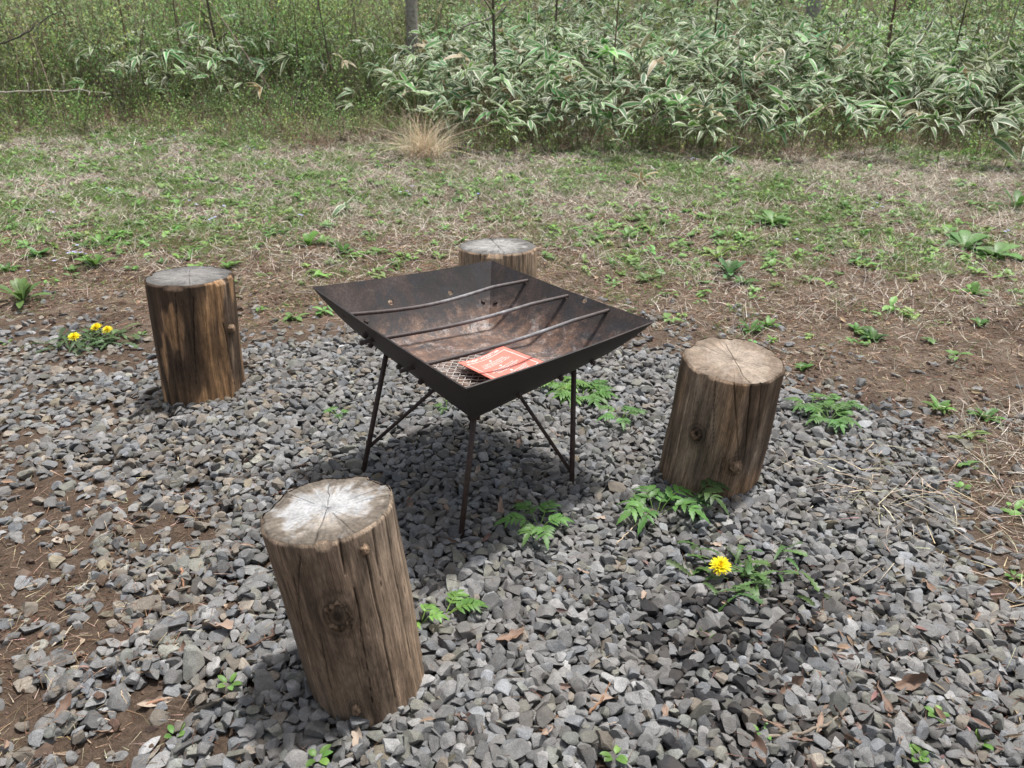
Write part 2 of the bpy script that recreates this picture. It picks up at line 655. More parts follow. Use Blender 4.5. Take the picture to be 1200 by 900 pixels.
def make_gravel():
    r = np.random.default_rng(5)
    res = .005
    x0, x1, y0, y1 = -3.2, 2.6, .95, 4.3
    gx, gy = np.arange(x0, x1, res), np.arange(y0, y1, res)
    X, Y = np.meshgrid(gx, gy, indexing='ij')
    base = gz(X, Y)
    Hm = base.copy()
    cov = coverage(X, Y)
    # only what the frame (with a margin) can show
    cov[(np.abs(X) > .75 * Y + .55)] = 0
    keep = np.clip((vnoise(X * 38, Y * 38, 48) - .5) * 1.75 + .5, .03, .97) * .85 < cov          # where the bed thins out, gaps of bare soil stay open
    cov = np.where(keep, cov, 0)
    pr = (cov / cov.sum()).ravel()
    NC = 46000
    cand = r.choice(cov.size, size=(NC, 4), p=pr)
    size = np.clip(r.lognormal(math.log(.0265), .34, NC), .010, .054)
    size = np.sort(size)[::-1] * .35 + r.permutation(size) * .65
    out = []
    flatc = cov.ravel()
    offs = {}
    for k in range(NC):
        s = size[k]
        c4 = cand[k]
        hh = Hm.flat[c4] - base.flat[c4]
        q = c4[np.argmin(hh)]
        cv = flatc[q]
        ix, iy = divmod(int(q), len(gy))
        rad = s * .5
        m = max(2, int(rad / res))
        if ix < m or iy < m or ix >= len(gx) - m or iy >= len(gy) - m:
            continue
        if m not in offs:
            a = np.arange(-m, m + 1) * res
            A, B = np.meshgrid(a, a, indexing='ij')
            offs[m] = (A, B, np.hypot(A, B), (A ** 2).sum())
        A, B, dist, den = offs[m]
        win = Hm[ix - m:ix + m + 1, iy - m:iy + m + 1]
        gb = base[ix, iy]
        mean = win.mean()
        mx = mean + .6 * win.std()
        cz = rad * r.uniform(.42, .75)
        lift = mean - gb
        lim = .034 * sstep(.35, .8, cv) + .004
        if mx - gb > lim:
            continue
        sx, sy = (win * A).sum() / den, (win * B).sum() / den
        if cv < .55:
            z = mean + cz * r.uniform(.05, .5)
            tj = .2
        else:
            z = mx + cz * .5
            tj = .26
        nrm = unit(np.array([-sx * .8 + r.normal() * tj, -sy * .8 + r.normal() * tj, 1.]))
        x, y = gx[ix], gy[iy]
        skip = False
        for L in LOGS.values():
            if math.hypot(x - L['b'][0], y - L['b'][1]) < L['rb'] - .4 * rad:
                skip = True
        if skip:
            continue
        top = z + cz * np.sqrt(np.clip(1 - (dist / rad) ** 2, 0, 1))
        inside = dist < rad
        win[inside] = np.maximum(win, top)[inside]
        out.append((x, y, z, rad * r.uniform(1.0, 1.35), rad * r.uniform(.78, 1.05), cz, *nrm, cv))
    S = np.array(out)
    n = len(S)
    print('stones', n)
    P, ax, nr, cv = S[:, :3], S[:, 3:6], S[:, 6:9], S[:, 9]
    yaw = r.uniform(0, 2 * PI, n)
    t0 = np.stack([np.cos(yaw), np.sin(yaw), np.zeros(n)], -1)
    e1 = unit(t0 - (t0 * nr).sum(1, keepdims=True) * nr)
    e2 = np.cross(nr, e1)
    R = np.stack([e1, e2, nr], 2)
    # colour of each stone
    v = np.clip(r.lognormal(math.log(.142), .27, n), .05, .33)
    tint = np.stack([v * 1.0, v * 1.0, v * .99], -1)
    blue = r.random(n) < .25
    tint[blue] *= np.array([.95, .99, 1.05])
    x, y = P[:, 0], P[:, 1]
    p_tan = .03 + .24 * sstep(-.3, -1.3, x + .3 * (fbm(x * 3, y * 3, 50) - .5))
    tan = r.random(n) < p_tan
    tint[tan] = v[tan, None] * np.array([1.14, 1.0, .83])
    pale = r.random(n) < .03
    tint[pale] *= 1.3
    mossy = r.random(n) < .12
    tint[mossy] *= np.array([1.0, 1.0, .88])
    # old charcoal lying among the stones right of the near seat
    bc = G(835, 745)[:2], G(900, 700)[:2], G(850, 800)[:2]
    pc = sum(np.exp(-((x - c[0]) ** 2 + (y - c[1]) ** 2) / .17 ** 2) for c in bc)
    coal = r.random(n) < .42 * np.clip(pc, 0, 1)
    tint[coal] = np.array([.02, .02, .022]) * r.uniform(.6, 1.7, (coal.sum(), 1))
    dirt = 1 - .12 * np.clip(pc, 0, 1)
    tint *= dirt[:, None]
    Vs, Fs, Cs, nv = [], [], [], 0
    hi = [stone_shape(r, 3) for k in range(14)]
    mid = [stone_shape(r, 2) for k in range(14)]
    shape = r.integers(0, 14, n)
    near = (y < 1.85)
    for lod, lib in ((True, hi), (False, mid)):
        for k in range(14):
            sel = np.where((shape == k) & (near == lod))[0]
            if not len(sel):
                continue
            V, F = lib[k]
            W = np.einsum('nij,nvj->nvi', R[sel], V[None] * ax[sel][:, None]) + P[sel][:, None]
            Vs.append(W.reshape(-1, 3))
            Fs.append((F[None] + (np.arange(len(sel)) * len(V))[:, None, None] + nv).reshape(-1, 3))
            Cs.append(np.repeat(tint[sel], len(V), axis=0))
            nv += len(sel) * len(V)
    o = mk('gravel', np.concatenate(Vs), np.concatenate(Fs), M['stone'], col=np.concatenate(Cs))
    tag(o, 'grey crushed stone spread under the fire pit and log seats', 'gravel', kind='stuff')
    return X, Y, Hm, gx, gy


HX, HY, HM, hgx, hgy = make_gravel()


def top_z(x, y):
    """height of whatever lies uppermost: gravel or soil"""
    x, y = np.asarray(x, float), np.asarray(y, float)
    ix = np.clip(((x - hgx[0]) / .005).astype(int), 0, len(hgx) - 1)
    iy = np.clip(((y - hgy[0]) / .005).astype(int), 0, len(hgy) - 1)
    inside = (x > hgx[0]) & (x < hgx[-1]) & (y > hgy[0]) & (y < hgy[-1])
    return np.where(inside, HM[ix, iy], gz(x, y))


# ------------------------------------------------------------------ log seats
def axis_rot(lean):
    a = Vector((lean[0], lean[1], 1)).normalized()
    e1 = Vector((0, 1, 0)).cross(a).normalized()
    e2 = a.cross(e1)
    return Matrix((e1, e2, a)).transposed()


def log_seat(key, seed, label, pal, top, cracks, knots=(), bumps=(), topcracks=()):
    """pal: (weights for dark, brown, tan, grey) by angle function; knots: pixels"""
    L = LOGS[key]
    H, rt, rb = L['H'], L['rt'], L['rb']
    rot = axis_rot(L['lean'])
    root = empty('log_seat', (L['b'][0], L['b'][1], 0), rot)
    tag(root, label, 'log stool', 'log stools around the fire pit')
    inv = np.array(rot.inverted())
    org = np.array([L['b'][0], L['b'][1], 0])
    r_ = np.random.default_rng(seed)

    def hit(px, py):
        o = inv @ (np.array([0, 0, CAM_H]) - org)
        d = unit(inv @ ray(px, py))
        rr = (rt + rb) / 2
        for _ in range(4):
            A = d[0] ** 2 + d[1] ** 2
            B = 2 * (o[0] * d[0] + o[1] * d[1])
            Cc = o[0] ** 2 + o[1] ** 2 - rr * rr
            t = (-B - math.sqrt(max(B * B - 4 * A * Cc, 0))) / (2 * A)
            p = o + t * d
            rr = rb + (rt - rb) * p[2] / H
        return math.atan2(p[1], p[0]), p[2]

    kn = [(*hit(k[0], k[1]), k[2], k[3]) for k in knots]
    ck = []
    for c in cracks:
        a0, z0 = hit(c[0], c[1])
        a1, z1 = hit(c[2], c[3])
        ck.append((a0, z0, a1, z1, c[4]))
    NT, NZ, z_lo = 420, 150, -.035
    th = np.arange(NT) / NT * 2 * PI
    zz = np.linspace(z_lo, H, NZ)
    TH, Z = np.meshgrid(th, zz, indexing='ij')
    thw, dz = TH.copy(), 0
    for (a, z, rad, kind) in kn:      # the grain flows round knots
        da = (TH - a + PI) % (2 * PI) - PI
        dd = np.exp(-((da * rt) ** 2 + ((Z - z) * .55) ** 2) / (rad * 1.6) ** 2)
        thw = thw - .5 * np.sign(da) * dd * np.minimum(np.abs(da), .3)
    tt = thw / (2 * PI)
    R = rb + (rt - rb) * Z / H

    def outline(t):
        r = 1 + .018 * np.cos(2 * t + seed) + .012 * np.cos(3 * t + 2 * seed) + .006 * np.cos(7 * t + seed)
        for (a, amp, wd) in bumps:
            da = (t - a + PI) % (2 * PI) - PI
            r = r + amp * np.exp(-(da / wd) ** 2)
        return r
    R = R * outline(TH) * (1 + .03 * (vnoise(tt * 5, Z * 5 + seed, seed + 30, 5) - .5) + .022 * (vnoise(tt * 13, Z * 9 + seed, seed + 31, 13) - .5))
    wob = .35 * (vnoise(Z * 5 + seed, Z * 0 + 2.5, seed) - .5) / 2
    s1 = vnoise((tt + wob * .12) * 90, Z * 3.2 + seed, seed + 1, 90)
    s2 = vnoise((tt + wob * .12) * 36, Z * 2.2 + seed, seed + 2, 36)
    s3 = vnoise((tt) * 190, Z * 7, seed + 3, 190)
    s4 = vnoise(tt * 11, Z * 4 + 3, seed + 4, 11)
    R = R + .0026 * (s2 - .5) + .0016 * (s1 - .5) + .0010 * (s3 - .5)
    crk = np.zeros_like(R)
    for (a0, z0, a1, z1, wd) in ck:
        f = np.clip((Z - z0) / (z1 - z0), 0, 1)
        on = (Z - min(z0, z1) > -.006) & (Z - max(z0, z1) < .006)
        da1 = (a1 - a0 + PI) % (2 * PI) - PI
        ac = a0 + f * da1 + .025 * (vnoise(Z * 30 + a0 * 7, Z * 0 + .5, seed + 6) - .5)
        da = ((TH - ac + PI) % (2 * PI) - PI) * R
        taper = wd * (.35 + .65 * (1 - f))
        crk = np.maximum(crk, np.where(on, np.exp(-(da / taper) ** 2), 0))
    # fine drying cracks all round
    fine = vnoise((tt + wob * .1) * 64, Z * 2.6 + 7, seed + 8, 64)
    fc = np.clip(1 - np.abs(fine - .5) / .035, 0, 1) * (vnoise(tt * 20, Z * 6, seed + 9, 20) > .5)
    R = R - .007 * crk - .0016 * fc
    for (a, z, rad, kind) in kn:
        da = (TH - a + PI) % (2 * PI) - PI
        d = np.hypot(da * rt, (Z - z) * .8)
        R = R + (.35 if kind == 'big' else .22) * rad * np.exp(-(d / (rad * 1.25)) ** 2)
    edge = sstep(H - .006, H, Z)
    R = R - .004 * edge * (.5 + 1.2 * s2) - .010 * sstep(H - .02, H, Z) * sstep(.62, .8, vnoise(tt * 26, Z * 20, seed + 32, 26))
    # ragged lower rim
    Zr = Z - .012 * (s2 - .5) * sstep(.06, -.02, Z)
    V = np.stack([R * np.cos(TH), R * np.sin(TH), Zr], -1)
    dk, br, tn, gr = [np.array(c) for c in ((.036, .025, .018), (.098, .067, .046), (.34, .215, .115), (.225, .198, .168))]
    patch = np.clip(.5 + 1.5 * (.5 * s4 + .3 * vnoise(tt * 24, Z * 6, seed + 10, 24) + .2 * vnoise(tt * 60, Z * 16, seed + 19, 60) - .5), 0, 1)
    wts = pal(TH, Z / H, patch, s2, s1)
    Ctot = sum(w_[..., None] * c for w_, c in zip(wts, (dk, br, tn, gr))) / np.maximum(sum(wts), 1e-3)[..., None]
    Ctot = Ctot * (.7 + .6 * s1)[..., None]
    Ctot = Ctot * (1 - .75 * np.maximum(crk, .6 * fc))[..., None]  # inner shadow of the cracks multiplied into the wood colour
    for (a, z, rad, kind) in kn:
        da = (TH - a + PI) % (2 * PI) - PI
        d = np.hypot(da * rt, (Z - z) * .8) / rad
        ring = .5 + .5 * np.sin(d * 9)
        k = np.exp(-(d / 1.9) ** 2)
        Ctot = Ctot * (1 - k * (.42 + .4 * ring))[..., None]
    i, j = np.meshgrid(np.arange(NT), np.arange(NZ - 1), indexing='ij')
    i2 = (i + 1) % NT
    F = np.stack([i * NZ + j, i2 * NZ + j, i2 * NZ + j + 1, i * NZ + j + 1], -1).reshape(-1, 4)
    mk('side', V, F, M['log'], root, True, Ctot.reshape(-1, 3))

    # sawn upper end
    NR = 64
    fr = np.linspace(0, 1, NR)
    TH2, FR = np.meshgrid(th, fr, indexing='ij')
    rim = R[:, -1]
    Rr = rim[:, None] * FR
    x, y = Rr * np.cos(TH2), Rr * np.sin(TH2)
    ringn = Rr / rt + .05 * (vnoise(TH2 / (2 * PI) * 7, FR * 2, seed + 12, 7) - .5)
    rings = .5 + .5 * np.sin(ringn * 2 * PI * 15 + 3 * vnoise(ringn * 9, ringn * 0 + .5, seed + 11))
    rad1 = vnoise(TH2 / (2 * PI) * 120, FR * 2.2, seed + 13, 120)
    rad2 = vnoise(TH2 / (2 * PI) * 46, FR * 3, seed + 14, 46)
    bl = fbm(x * 16 + seed, y * 16, seed + 15)
    saw = vnoise(x * 14 + 3, y * 220, seed + 16)
    Zt = H + .0006 * (rings - .5) + .002 * (rad1 - .5) + .003 * (bl - .5) + .0008 * (saw - .5)
    Zt = Zt - .0035 * sstep(.97, 1, FR) * (.3 + 1.2 * rad2)
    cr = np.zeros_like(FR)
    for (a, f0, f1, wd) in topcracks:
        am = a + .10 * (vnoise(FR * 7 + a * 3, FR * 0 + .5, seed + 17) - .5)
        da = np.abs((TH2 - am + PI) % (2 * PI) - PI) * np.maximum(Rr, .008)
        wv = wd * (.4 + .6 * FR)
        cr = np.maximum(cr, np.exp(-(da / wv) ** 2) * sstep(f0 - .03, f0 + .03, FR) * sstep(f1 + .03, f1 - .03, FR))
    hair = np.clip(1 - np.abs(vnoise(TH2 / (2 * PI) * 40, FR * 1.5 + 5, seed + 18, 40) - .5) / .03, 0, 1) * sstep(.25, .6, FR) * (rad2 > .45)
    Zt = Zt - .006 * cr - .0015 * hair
    pale, mid, drk, wht = top['pale'], top['mid'], top['dark'], top['white']
    f1 = np.clip(.5 + 1.3 * (bl - .5) + .3 * (rad1 - .5) + .7 * (fbm(x * 60, y * 60, seed + 21) - .5) + top.get('bias', 0), 0, 1)
    cc = np.array(mid) * (1 - f1[..., None]) + np.array(pale) * f1[..., None]
    rimd = sstep(.55, .95, FR + .6 * (bl - .5) + .2 * (rad2 - .5) + .5 * (fbm(x * 50, y * 50, seed + 22) - .5)) * top.get('rim', .6)
    cc = cc * (1 - rimd[..., None]) + np.array(drk) * rimd[..., None]
    ox, oy = top.get('off', (0, 0))
    wm = np.hypot(x / rt - ox, y / rt - oy)
    wm = sstep(.80, .34, wm + .28 * (rad2 - .5) + 1.25 * (bl - .5) + .15 * (rad1 - .5) + .5 * (fbm(x * 75, y * 75, seed + 20) - .5)) * top.get('wamt', 0)
    cc = cc * (1 - wm[..., None]) + np.array(wht) * wm[..., None]
    cc = cc * (.95 + .10 * rings * (1 - .5 * wm))[..., None] * (.9 + .2 * rad1)[..., None]
    cc = cc * (1 - .85 * np.maximum(cr, .5 * hair))[..., None]  # crack grooves of the sawn end get their shade as darker colour
    i, j = np.meshgrid(np.arange(NT), np.arange(NR - 1), indexing='ij')
    i2 = (i + 1) % NT
    F = np.stack([i * NR + j, i * NR + j + 1, i2 * NR + j + 1, i2 * NR + j], -1).reshape(-1, 4)
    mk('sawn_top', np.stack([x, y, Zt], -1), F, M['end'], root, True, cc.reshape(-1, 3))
    # lower end
    lo = np.concatenate([V[:, 0], [[0, 0, z_lo]]])
    k = np.arange(NT)
    mk('sawn_bottom', lo, np.stack([(k + 1) % NT, k, np.full(NT, NT)], -1), M['end'], root, False, (.12, .08, .05))
    # knots: branch stubs standing out of the side
    for (a, z, rad, kind) in kn:
        rr = (rb + (rt - rb) * z / H) * float(outline(np.array(a)))
        n = np.array([math.cos(a), math.sin(a), .12 if kind != 'big' else 0.])
        n = unit(n)
        e1 = unit(np.cross([0, 0, 1.], n))
        e2 = np.cross(n, e1)
        c0 = np.array([rr * math.cos(a), rr * math.sin(a), z])
        kn_scale = 1
        stub = {'big': .10, 'nub': .55, 'hole': .35, 'frayed': .5}[kind] * rad
        prof = {'big': [(1.15, -.2), (1.05, .25), (.86, .5), (.74, .42), (.7, .16), (.45, .22), (.2, .26), (0.01, .22)],
                'nub': [(1.3, -.3), (1.1, .1), (.95, .6), (.72, .92), (.4, 1.0), (.01, .96)],
                'hole': [(1.25, -.3), (1.1, .3), (.9, .7), (.7, .75), (.5, .3), (.3, .1), (.01, .15)],
                'frayed': [(1.2, -.3), (.9, .3), (.8, .6), (.55, .95), (.3, .7), (.01, .9)]}[kind]
        ta = np.arange(28) / 28 * 2 * PI
        Vk, Ck = [], []
        for q, (pr, ph) in enumerate(prof):
            jit = 1 + .13 * r_.normal(size=28) * (pr > .05)
            hh = rad * {'big': .75, 'nub': 1.5, 'hole': 1.3, 'frayed': 1.3}[kind] * ph + rad * .08 * r_.normal(size=28)
            Vk.append(c0 + (pr * rad * jit * np.cos(ta))[:, None] * e1 + (1.15 * pr * rad * jit * np.sin(ta))[:, None] * e2 + hh[:, None] * n)
            shade = {'big': [.5, .45, 1.2, .9, .12, .5, .7, .6], 'nub': [.9, 1.1, 1.5, 1.9, 2.2, 2.], 'hole': [.5, .4, .5, 1.6, 2.4, 2., 1.2],
                     'frayed': [1., 1.3, 1.6, 1.8, 1.4, 1.6]}[kind][q]
            Ck.append(np.tile(np.array([.085, .064, .047]) * shade, (28, 1)) * (1 + .25 * r_.normal(size=(28, 1))).clip(.4, 1.8))
        nq = len(prof)
        i, j = np.meshgrid(np.arange(nq - 1), np.arange(28), indexing='ij')
        F = np.stack([i * 28 + j, i * 28 + (j + 1) % 28, (i + 1) * 28 + (j + 1) % 28, (i + 1) * 28 + j], -1).reshape(-1, 4)
        mk('knot', np.concatenate(Vk), F, M['log'], root, True, np.clip(np.concatenate(Ck), 0, .6))
    return root, hit


def cang(t, a, wdt):
    return np.exp(-(((t - a + PI) % (2 * PI) - PI) / wdt) ** 2)


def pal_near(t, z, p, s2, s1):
    right = sstep(-1.25, -.55, ((t + PI) % (2 * PI) - PI)) * sstep(1.6, .8, np.abs((t + PI) % (2 * PI) - PI))  # light on the right side painted in: paler there, darker on the left
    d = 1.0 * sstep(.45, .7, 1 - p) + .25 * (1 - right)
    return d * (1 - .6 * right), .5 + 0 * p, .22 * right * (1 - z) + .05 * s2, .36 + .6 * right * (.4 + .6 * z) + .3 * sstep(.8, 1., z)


def pal_left(t, z, p, s2, s1):
    stripe = cang(t, -.95, .17) * sstep(1.02, .7, z) + .7 * cang(t, -.62, .12)
    d = 1.7 * sstep(.36, .56, 1 - p) * (1.1 - .8 * stripe)
    tan = 1.1 * stripe * sstep(.3, .6, p + .25) + .55 * sstep(.56, .72, p) + .35 * sstep(.22, .04, z)
    return d, .45 + 0 * p, tan * (.25 + 1.2 * s1), .06 + .35 * cang(t, -.32, .13)


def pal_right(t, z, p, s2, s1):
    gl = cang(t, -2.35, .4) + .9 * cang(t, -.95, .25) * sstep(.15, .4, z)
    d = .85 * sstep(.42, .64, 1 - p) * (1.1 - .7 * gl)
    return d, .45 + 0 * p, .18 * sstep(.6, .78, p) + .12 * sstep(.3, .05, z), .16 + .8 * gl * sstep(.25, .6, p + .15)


def pal_back(t, z, p, s2, s1):
    return .15 * sstep(.5, .7, 1 - p), .3 + 0 * p, .5 * s1, .65 + .4 * s2


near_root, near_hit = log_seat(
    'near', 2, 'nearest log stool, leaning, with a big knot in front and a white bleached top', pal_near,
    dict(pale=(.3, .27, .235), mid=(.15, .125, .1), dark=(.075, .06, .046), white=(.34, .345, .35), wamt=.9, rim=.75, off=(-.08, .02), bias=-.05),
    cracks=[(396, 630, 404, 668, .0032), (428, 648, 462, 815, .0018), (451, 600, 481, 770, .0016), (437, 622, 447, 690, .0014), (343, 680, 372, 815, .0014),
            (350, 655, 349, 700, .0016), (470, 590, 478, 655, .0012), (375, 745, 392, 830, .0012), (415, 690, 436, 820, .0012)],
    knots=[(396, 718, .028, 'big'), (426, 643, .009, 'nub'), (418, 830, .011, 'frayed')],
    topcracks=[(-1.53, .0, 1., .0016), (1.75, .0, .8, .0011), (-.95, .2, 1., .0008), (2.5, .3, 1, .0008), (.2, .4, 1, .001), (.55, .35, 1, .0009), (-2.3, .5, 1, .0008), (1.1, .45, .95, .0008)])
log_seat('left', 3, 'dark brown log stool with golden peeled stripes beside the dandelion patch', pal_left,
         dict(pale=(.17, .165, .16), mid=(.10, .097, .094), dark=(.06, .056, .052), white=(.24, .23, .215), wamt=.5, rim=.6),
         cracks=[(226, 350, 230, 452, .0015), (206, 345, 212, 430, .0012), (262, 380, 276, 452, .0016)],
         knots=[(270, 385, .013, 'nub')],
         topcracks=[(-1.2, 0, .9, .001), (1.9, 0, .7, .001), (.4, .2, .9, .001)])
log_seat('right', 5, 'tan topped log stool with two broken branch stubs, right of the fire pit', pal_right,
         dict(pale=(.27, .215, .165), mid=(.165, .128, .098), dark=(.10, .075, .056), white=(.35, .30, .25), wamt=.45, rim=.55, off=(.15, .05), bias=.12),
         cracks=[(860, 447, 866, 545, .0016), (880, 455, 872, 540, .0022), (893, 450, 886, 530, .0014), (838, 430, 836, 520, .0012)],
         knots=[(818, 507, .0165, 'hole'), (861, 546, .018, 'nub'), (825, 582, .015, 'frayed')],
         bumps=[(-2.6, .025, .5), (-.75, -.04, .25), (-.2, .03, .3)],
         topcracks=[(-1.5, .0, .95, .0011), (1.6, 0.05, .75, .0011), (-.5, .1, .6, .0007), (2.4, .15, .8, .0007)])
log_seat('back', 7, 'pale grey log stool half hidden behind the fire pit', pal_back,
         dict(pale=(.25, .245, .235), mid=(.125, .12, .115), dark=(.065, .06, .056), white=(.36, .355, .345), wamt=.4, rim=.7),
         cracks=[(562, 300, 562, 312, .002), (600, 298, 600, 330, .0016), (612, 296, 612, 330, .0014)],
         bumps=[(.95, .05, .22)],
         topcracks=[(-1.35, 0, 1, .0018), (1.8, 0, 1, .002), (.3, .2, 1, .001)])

# ------------------------------------------------------------------ fire pit
rimL, rimB, rimR, rimF = G(367, 336, .615), G(576, 305, .585), G(766, 376, .53), G(546, 454, .56)
ctr = (rimL + rimB + rimR + rimF) / 4


def base_corner(c, k, z):
    p = ctr + (c - ctr) * k
    return np.array([p[0], p[1], z])


bL, bB, bR, bF = base_corner(rimL, .58, .418), base_corner(rimB, .55, .405), base_corner(rimR, .545, .382), base_corner(rimF, .63, .378)
pit = empty('fire_pit', (ctr[0], ctr[1], 0))
tag(pit, 'rusty black square steel fire pit on thin rod legs, between the log stools', 'fire pit')
POFF = np.array([ctr[0], ctr[1], 0])


def wall_pt(t0, t1, b0, b1, s, v):
    """s along the rim, v from rim (0) down to the base (1): steep at the rim, dished below"""
    top = t0 + (t1 - t0) * s
    bot = b0 + (b1 - b0) * s
    p = top + (bot - top) * v
    p[2] = top[2] + (bot[2] - top[2]) * (1 - (1 - v) ** 1.45)
    p[2] -= .006 * math.sin(PI * s) * (1 - v)             # the rim sags a little between corners
    return p


WALLS = {'LF': (rimL, rimF, bL, bF), 'FR': (rimF, rimR, bF, bR), 'RB': (rimR, rimB, bR, bB), 'BL': (rimB, rimL, bB, bL)}


def wall_hit(w, px, py):
    """point and inward normal of a wall seen at a pixel"""
    o, d = np.array([0, 0, CAM_H]), unit(ray(px, py))
    s, v = .5, .35
    for _ in range(25):
        p = wall_pt(*WALLS[w], s, v)
        ps, pv = wall_pt(*WALLS[w], s + 1e-3, v) - p, wall_pt(*WALLS[w], s, v + 1e-3) - p
        A = np.stack([ps / 1e-3, pv / 1e-3, -d], 1)
        x = np.linalg.solve(A, o + d * ((p - o) @ d) - p)
        s, v = float(np.clip(s + np.clip(x[0], -.3, .3), .01, .99)), float(np.clip(v + np.clip(x[1], -.3, .3), .01, .99))
    p = wall_pt(*WALLS[w], s, v)
    ps, pv = wall_pt(*WALLS[w], s + 1e-3, v) - p, wall_pt(*WALLS[w], s, v + 1e-3) - p
    n = unit(np.cross(ps, pv))
    if n @ (np.array([ctr[0], ctr[1], .6]) - p) < 0:
        n = -n
    return p, n


def build_pan(cutters):
    bm = bmesh.new()
    NS, NV = 40, 14
    for wk in WALLS:
        gridv = [[bm.verts.new(wall_pt(*WALLS[wk], a / NS, b / NV) - POFF) for b in range(NV + 1)] for a in range(NS + 1)]
        for a in range(NS):
            for b in range(NV):
                bm.faces.new((gridv[a][b], gridv[a][b + 1], gridv[a + 1][b + 1], gridv[a + 1][b]))
    gb = [[bm.verts.new((bL * (1 - a) * (1 - b) + bF * a * (1 - b) + bR * a * b + bB * (1 - a) * b) - POFF)
           for b in np.arange(NS + 1) / NS] for a in np.arange(NS + 1) / NS]
    for a in range(NS):
        for b in range(NS):
            bm.faces.new((gb[a][b], gb[a + 1][b], gb[a + 1][b + 1], gb[a][b + 1]))
    bmesh.ops.remove_doubles(bm, verts=bm.verts, dist=1e-4)
    bmesh.ops.recalc_face_normals(bm, faces=bm.faces)
    # normals must point up inside the pan
    if sum(f.normal.z for f in bm.faces) < 0:
        bmesh.ops.reverse_faces(bm, faces=bm.faces)
    me = bpy.data.meshes.new('pan')
    bm.to_mesh(me)
    bm.free()
    me.materials.append(M['pan'])
    o = bpy.data.objects.new('pan', me)
    COL.objects.link(o)
    s = o.modifiers.new('thick', 'SOLIDIFY')
    s.thickness, s.offset = .004, -1
    cb = MB()
    for p, n, r in cutters:
        add_tube(cb, [p - POFF - n * .03, p - POFF, p - POFF + n * .03], r, 14)
    co = cb.build('cutter', None)
    bo = co and o.modifiers.new('holes', 'BOOLEAN')
    bo.operation, bo.object, bo.solver = 'DIFFERENCE', co, 'EXACT'
    dg = bpy.context.evaluated_depsgraph_get()
    new = bpy.data.meshes.new_from_object(o.evaluated_get(dg))
    bpy.data.objects.remove(o)
    bpy.data.objects.remove(co)
    new.name = 'pan'
    if not new.materials:
        new.materials.append(M['pan'])
    new.polygons.foreach_set('use_smooth', np.ones(len(new.polygons), bool))
    new.set_sharp_from_angle(angle=math.radians(24))
    o = bpy.data.objects.new('pan', new)
    COL.objects.link(o)
    o.parent = pit


bars = [((404, 369), (617, 329), .020), ((439, 398), (664, 347), .012), ((486, 430), (712, 364), .010)]
cut, ends = [], []
for a, b, sag in bars:
    pa, na = wall_hit('LF', *a)
    pb, nb = wall_hit('RB', *b)
    ends.append((pa, pb, sag))
    cut += [(pa, na, .0085), (pb, nb, .0085)]
for wk, px, py in (('BL', 458, 354), ('BL', 528, 343), ('RB', 685, 352)):
    p, n = wall_hit(wk, px, py)
    cut.append((p, n, .0095))
build_pan(cut)
for (pa, pb, sag) in ends:
    d = unit(pb - pa)
    t = np.linspace(0, 1, 26)
    pts = pa + (pb - pa) * t[:, None]
    pts[:, 2] -= sag * np.sin(PI * np.clip(t * 1.25, 0, 1)) - .0
    pts[:, :2] += .004 * np.sin(t * 7)[:, None]
    pts = np.concatenate([[pa - d * (.045 if sag < .015 else .006)], pts, [pb + d * .03]])
    mb = MB()
    gcol = np.array([.05, .036, .032])
    V, F, tri = tube(pts - POFF, .0062, 10)
    tv = np.clip(((V + POFF - pa) @ d) / np.linalg.norm(pb - pa), 0, 1)
    ash = np.exp(-((tv - .62) / .2) ** 2)[:, None] * (.3 + .7 * vnoise(tv * 40, tv * 0 + .5, 3))[:, None]
    mb.add(V, F, gcol * (1 - ash) + np.array([.24, .24, .25]) * ash)
    mb.T.append(tri)
    mb.build('grill_bar', M['iron'], pit, True)

rustc = np.array([.052, .034, .029])
feet = {'L': gpt(426, 553), 'F': gpt(540, 631), 'R': gpt(670, 569)}
for k in feet:
    feet[k] = G(*{'L': (426, 552), 'F': (540, 630), 'R': (670, 568)}[k], z=.0)
feet['B'] = feet['L'] + feet['R'] - feet['F']
tops = {'L': bL, 'F': bF, 'R': bR, 'B': bB}
bctr = (bL + bF + bR + bB) / 4
for k in 'LFRB':
    a, b = tops[k] + np.array([0, 0, -.003]), feet[k]
    b = b + unit(b - a) * .028
    mb = MB()
    add_tube(mb, [a - POFF, (a + b) / 2 - POFF, b - POFF], .0085, 10, rustc)
    mb.build('leg', M['iron'], pit, True)
    # inner brace from low on the leg up to the middle of the base
    f0 = {'L': .80, 'F': .82, 'R': .9, 'B': .8}[k]
    p0 = a + (feet[k] - a) * f0
    p1 = np.array([bctr[0], bctr[1], 0]) * .8 + np.array([tops[k][0], tops[k][1], 0]) * .2
    p1[2] = bctr[2] - .012
    mb = MB()
    add_tube(mb, [p0 - POFF, (p0 + p1) / 2 - POFF, p1 - POFF], .0062, 8, rustc)
    mb.build('brace', M['iron'], pit, True)
# crossed flat bars under the base that the legs and braces are welded to
for a, b in ((bL, bR), (bF, bB)):
    d = unit(b - a)
    s = unit(np.cross(d, [0, 0, 1]))
    u = np.cross(s, d)
    a0, b0 = a + d * .01 - POFF - u * .005, b - d * .01 - POFF - u * .005
    c8 = [q + s * sx * .015 - u * uz for q in (a0, b0) for sx, uz in ((-1, 0), (1, 0), (1, .006 if a is bL else .0125), (-1, .006 if a is bL else .0125))]
    mk('cross_bar', c8, np.array([[0, 1, 2, 3], [7, 6, 5, 4], [0, 4, 5, 1], [1, 5, 6, 2], [2, 6, 7, 3], [3, 7, 4, 0]]), M['iron'], pit, col=rustc)


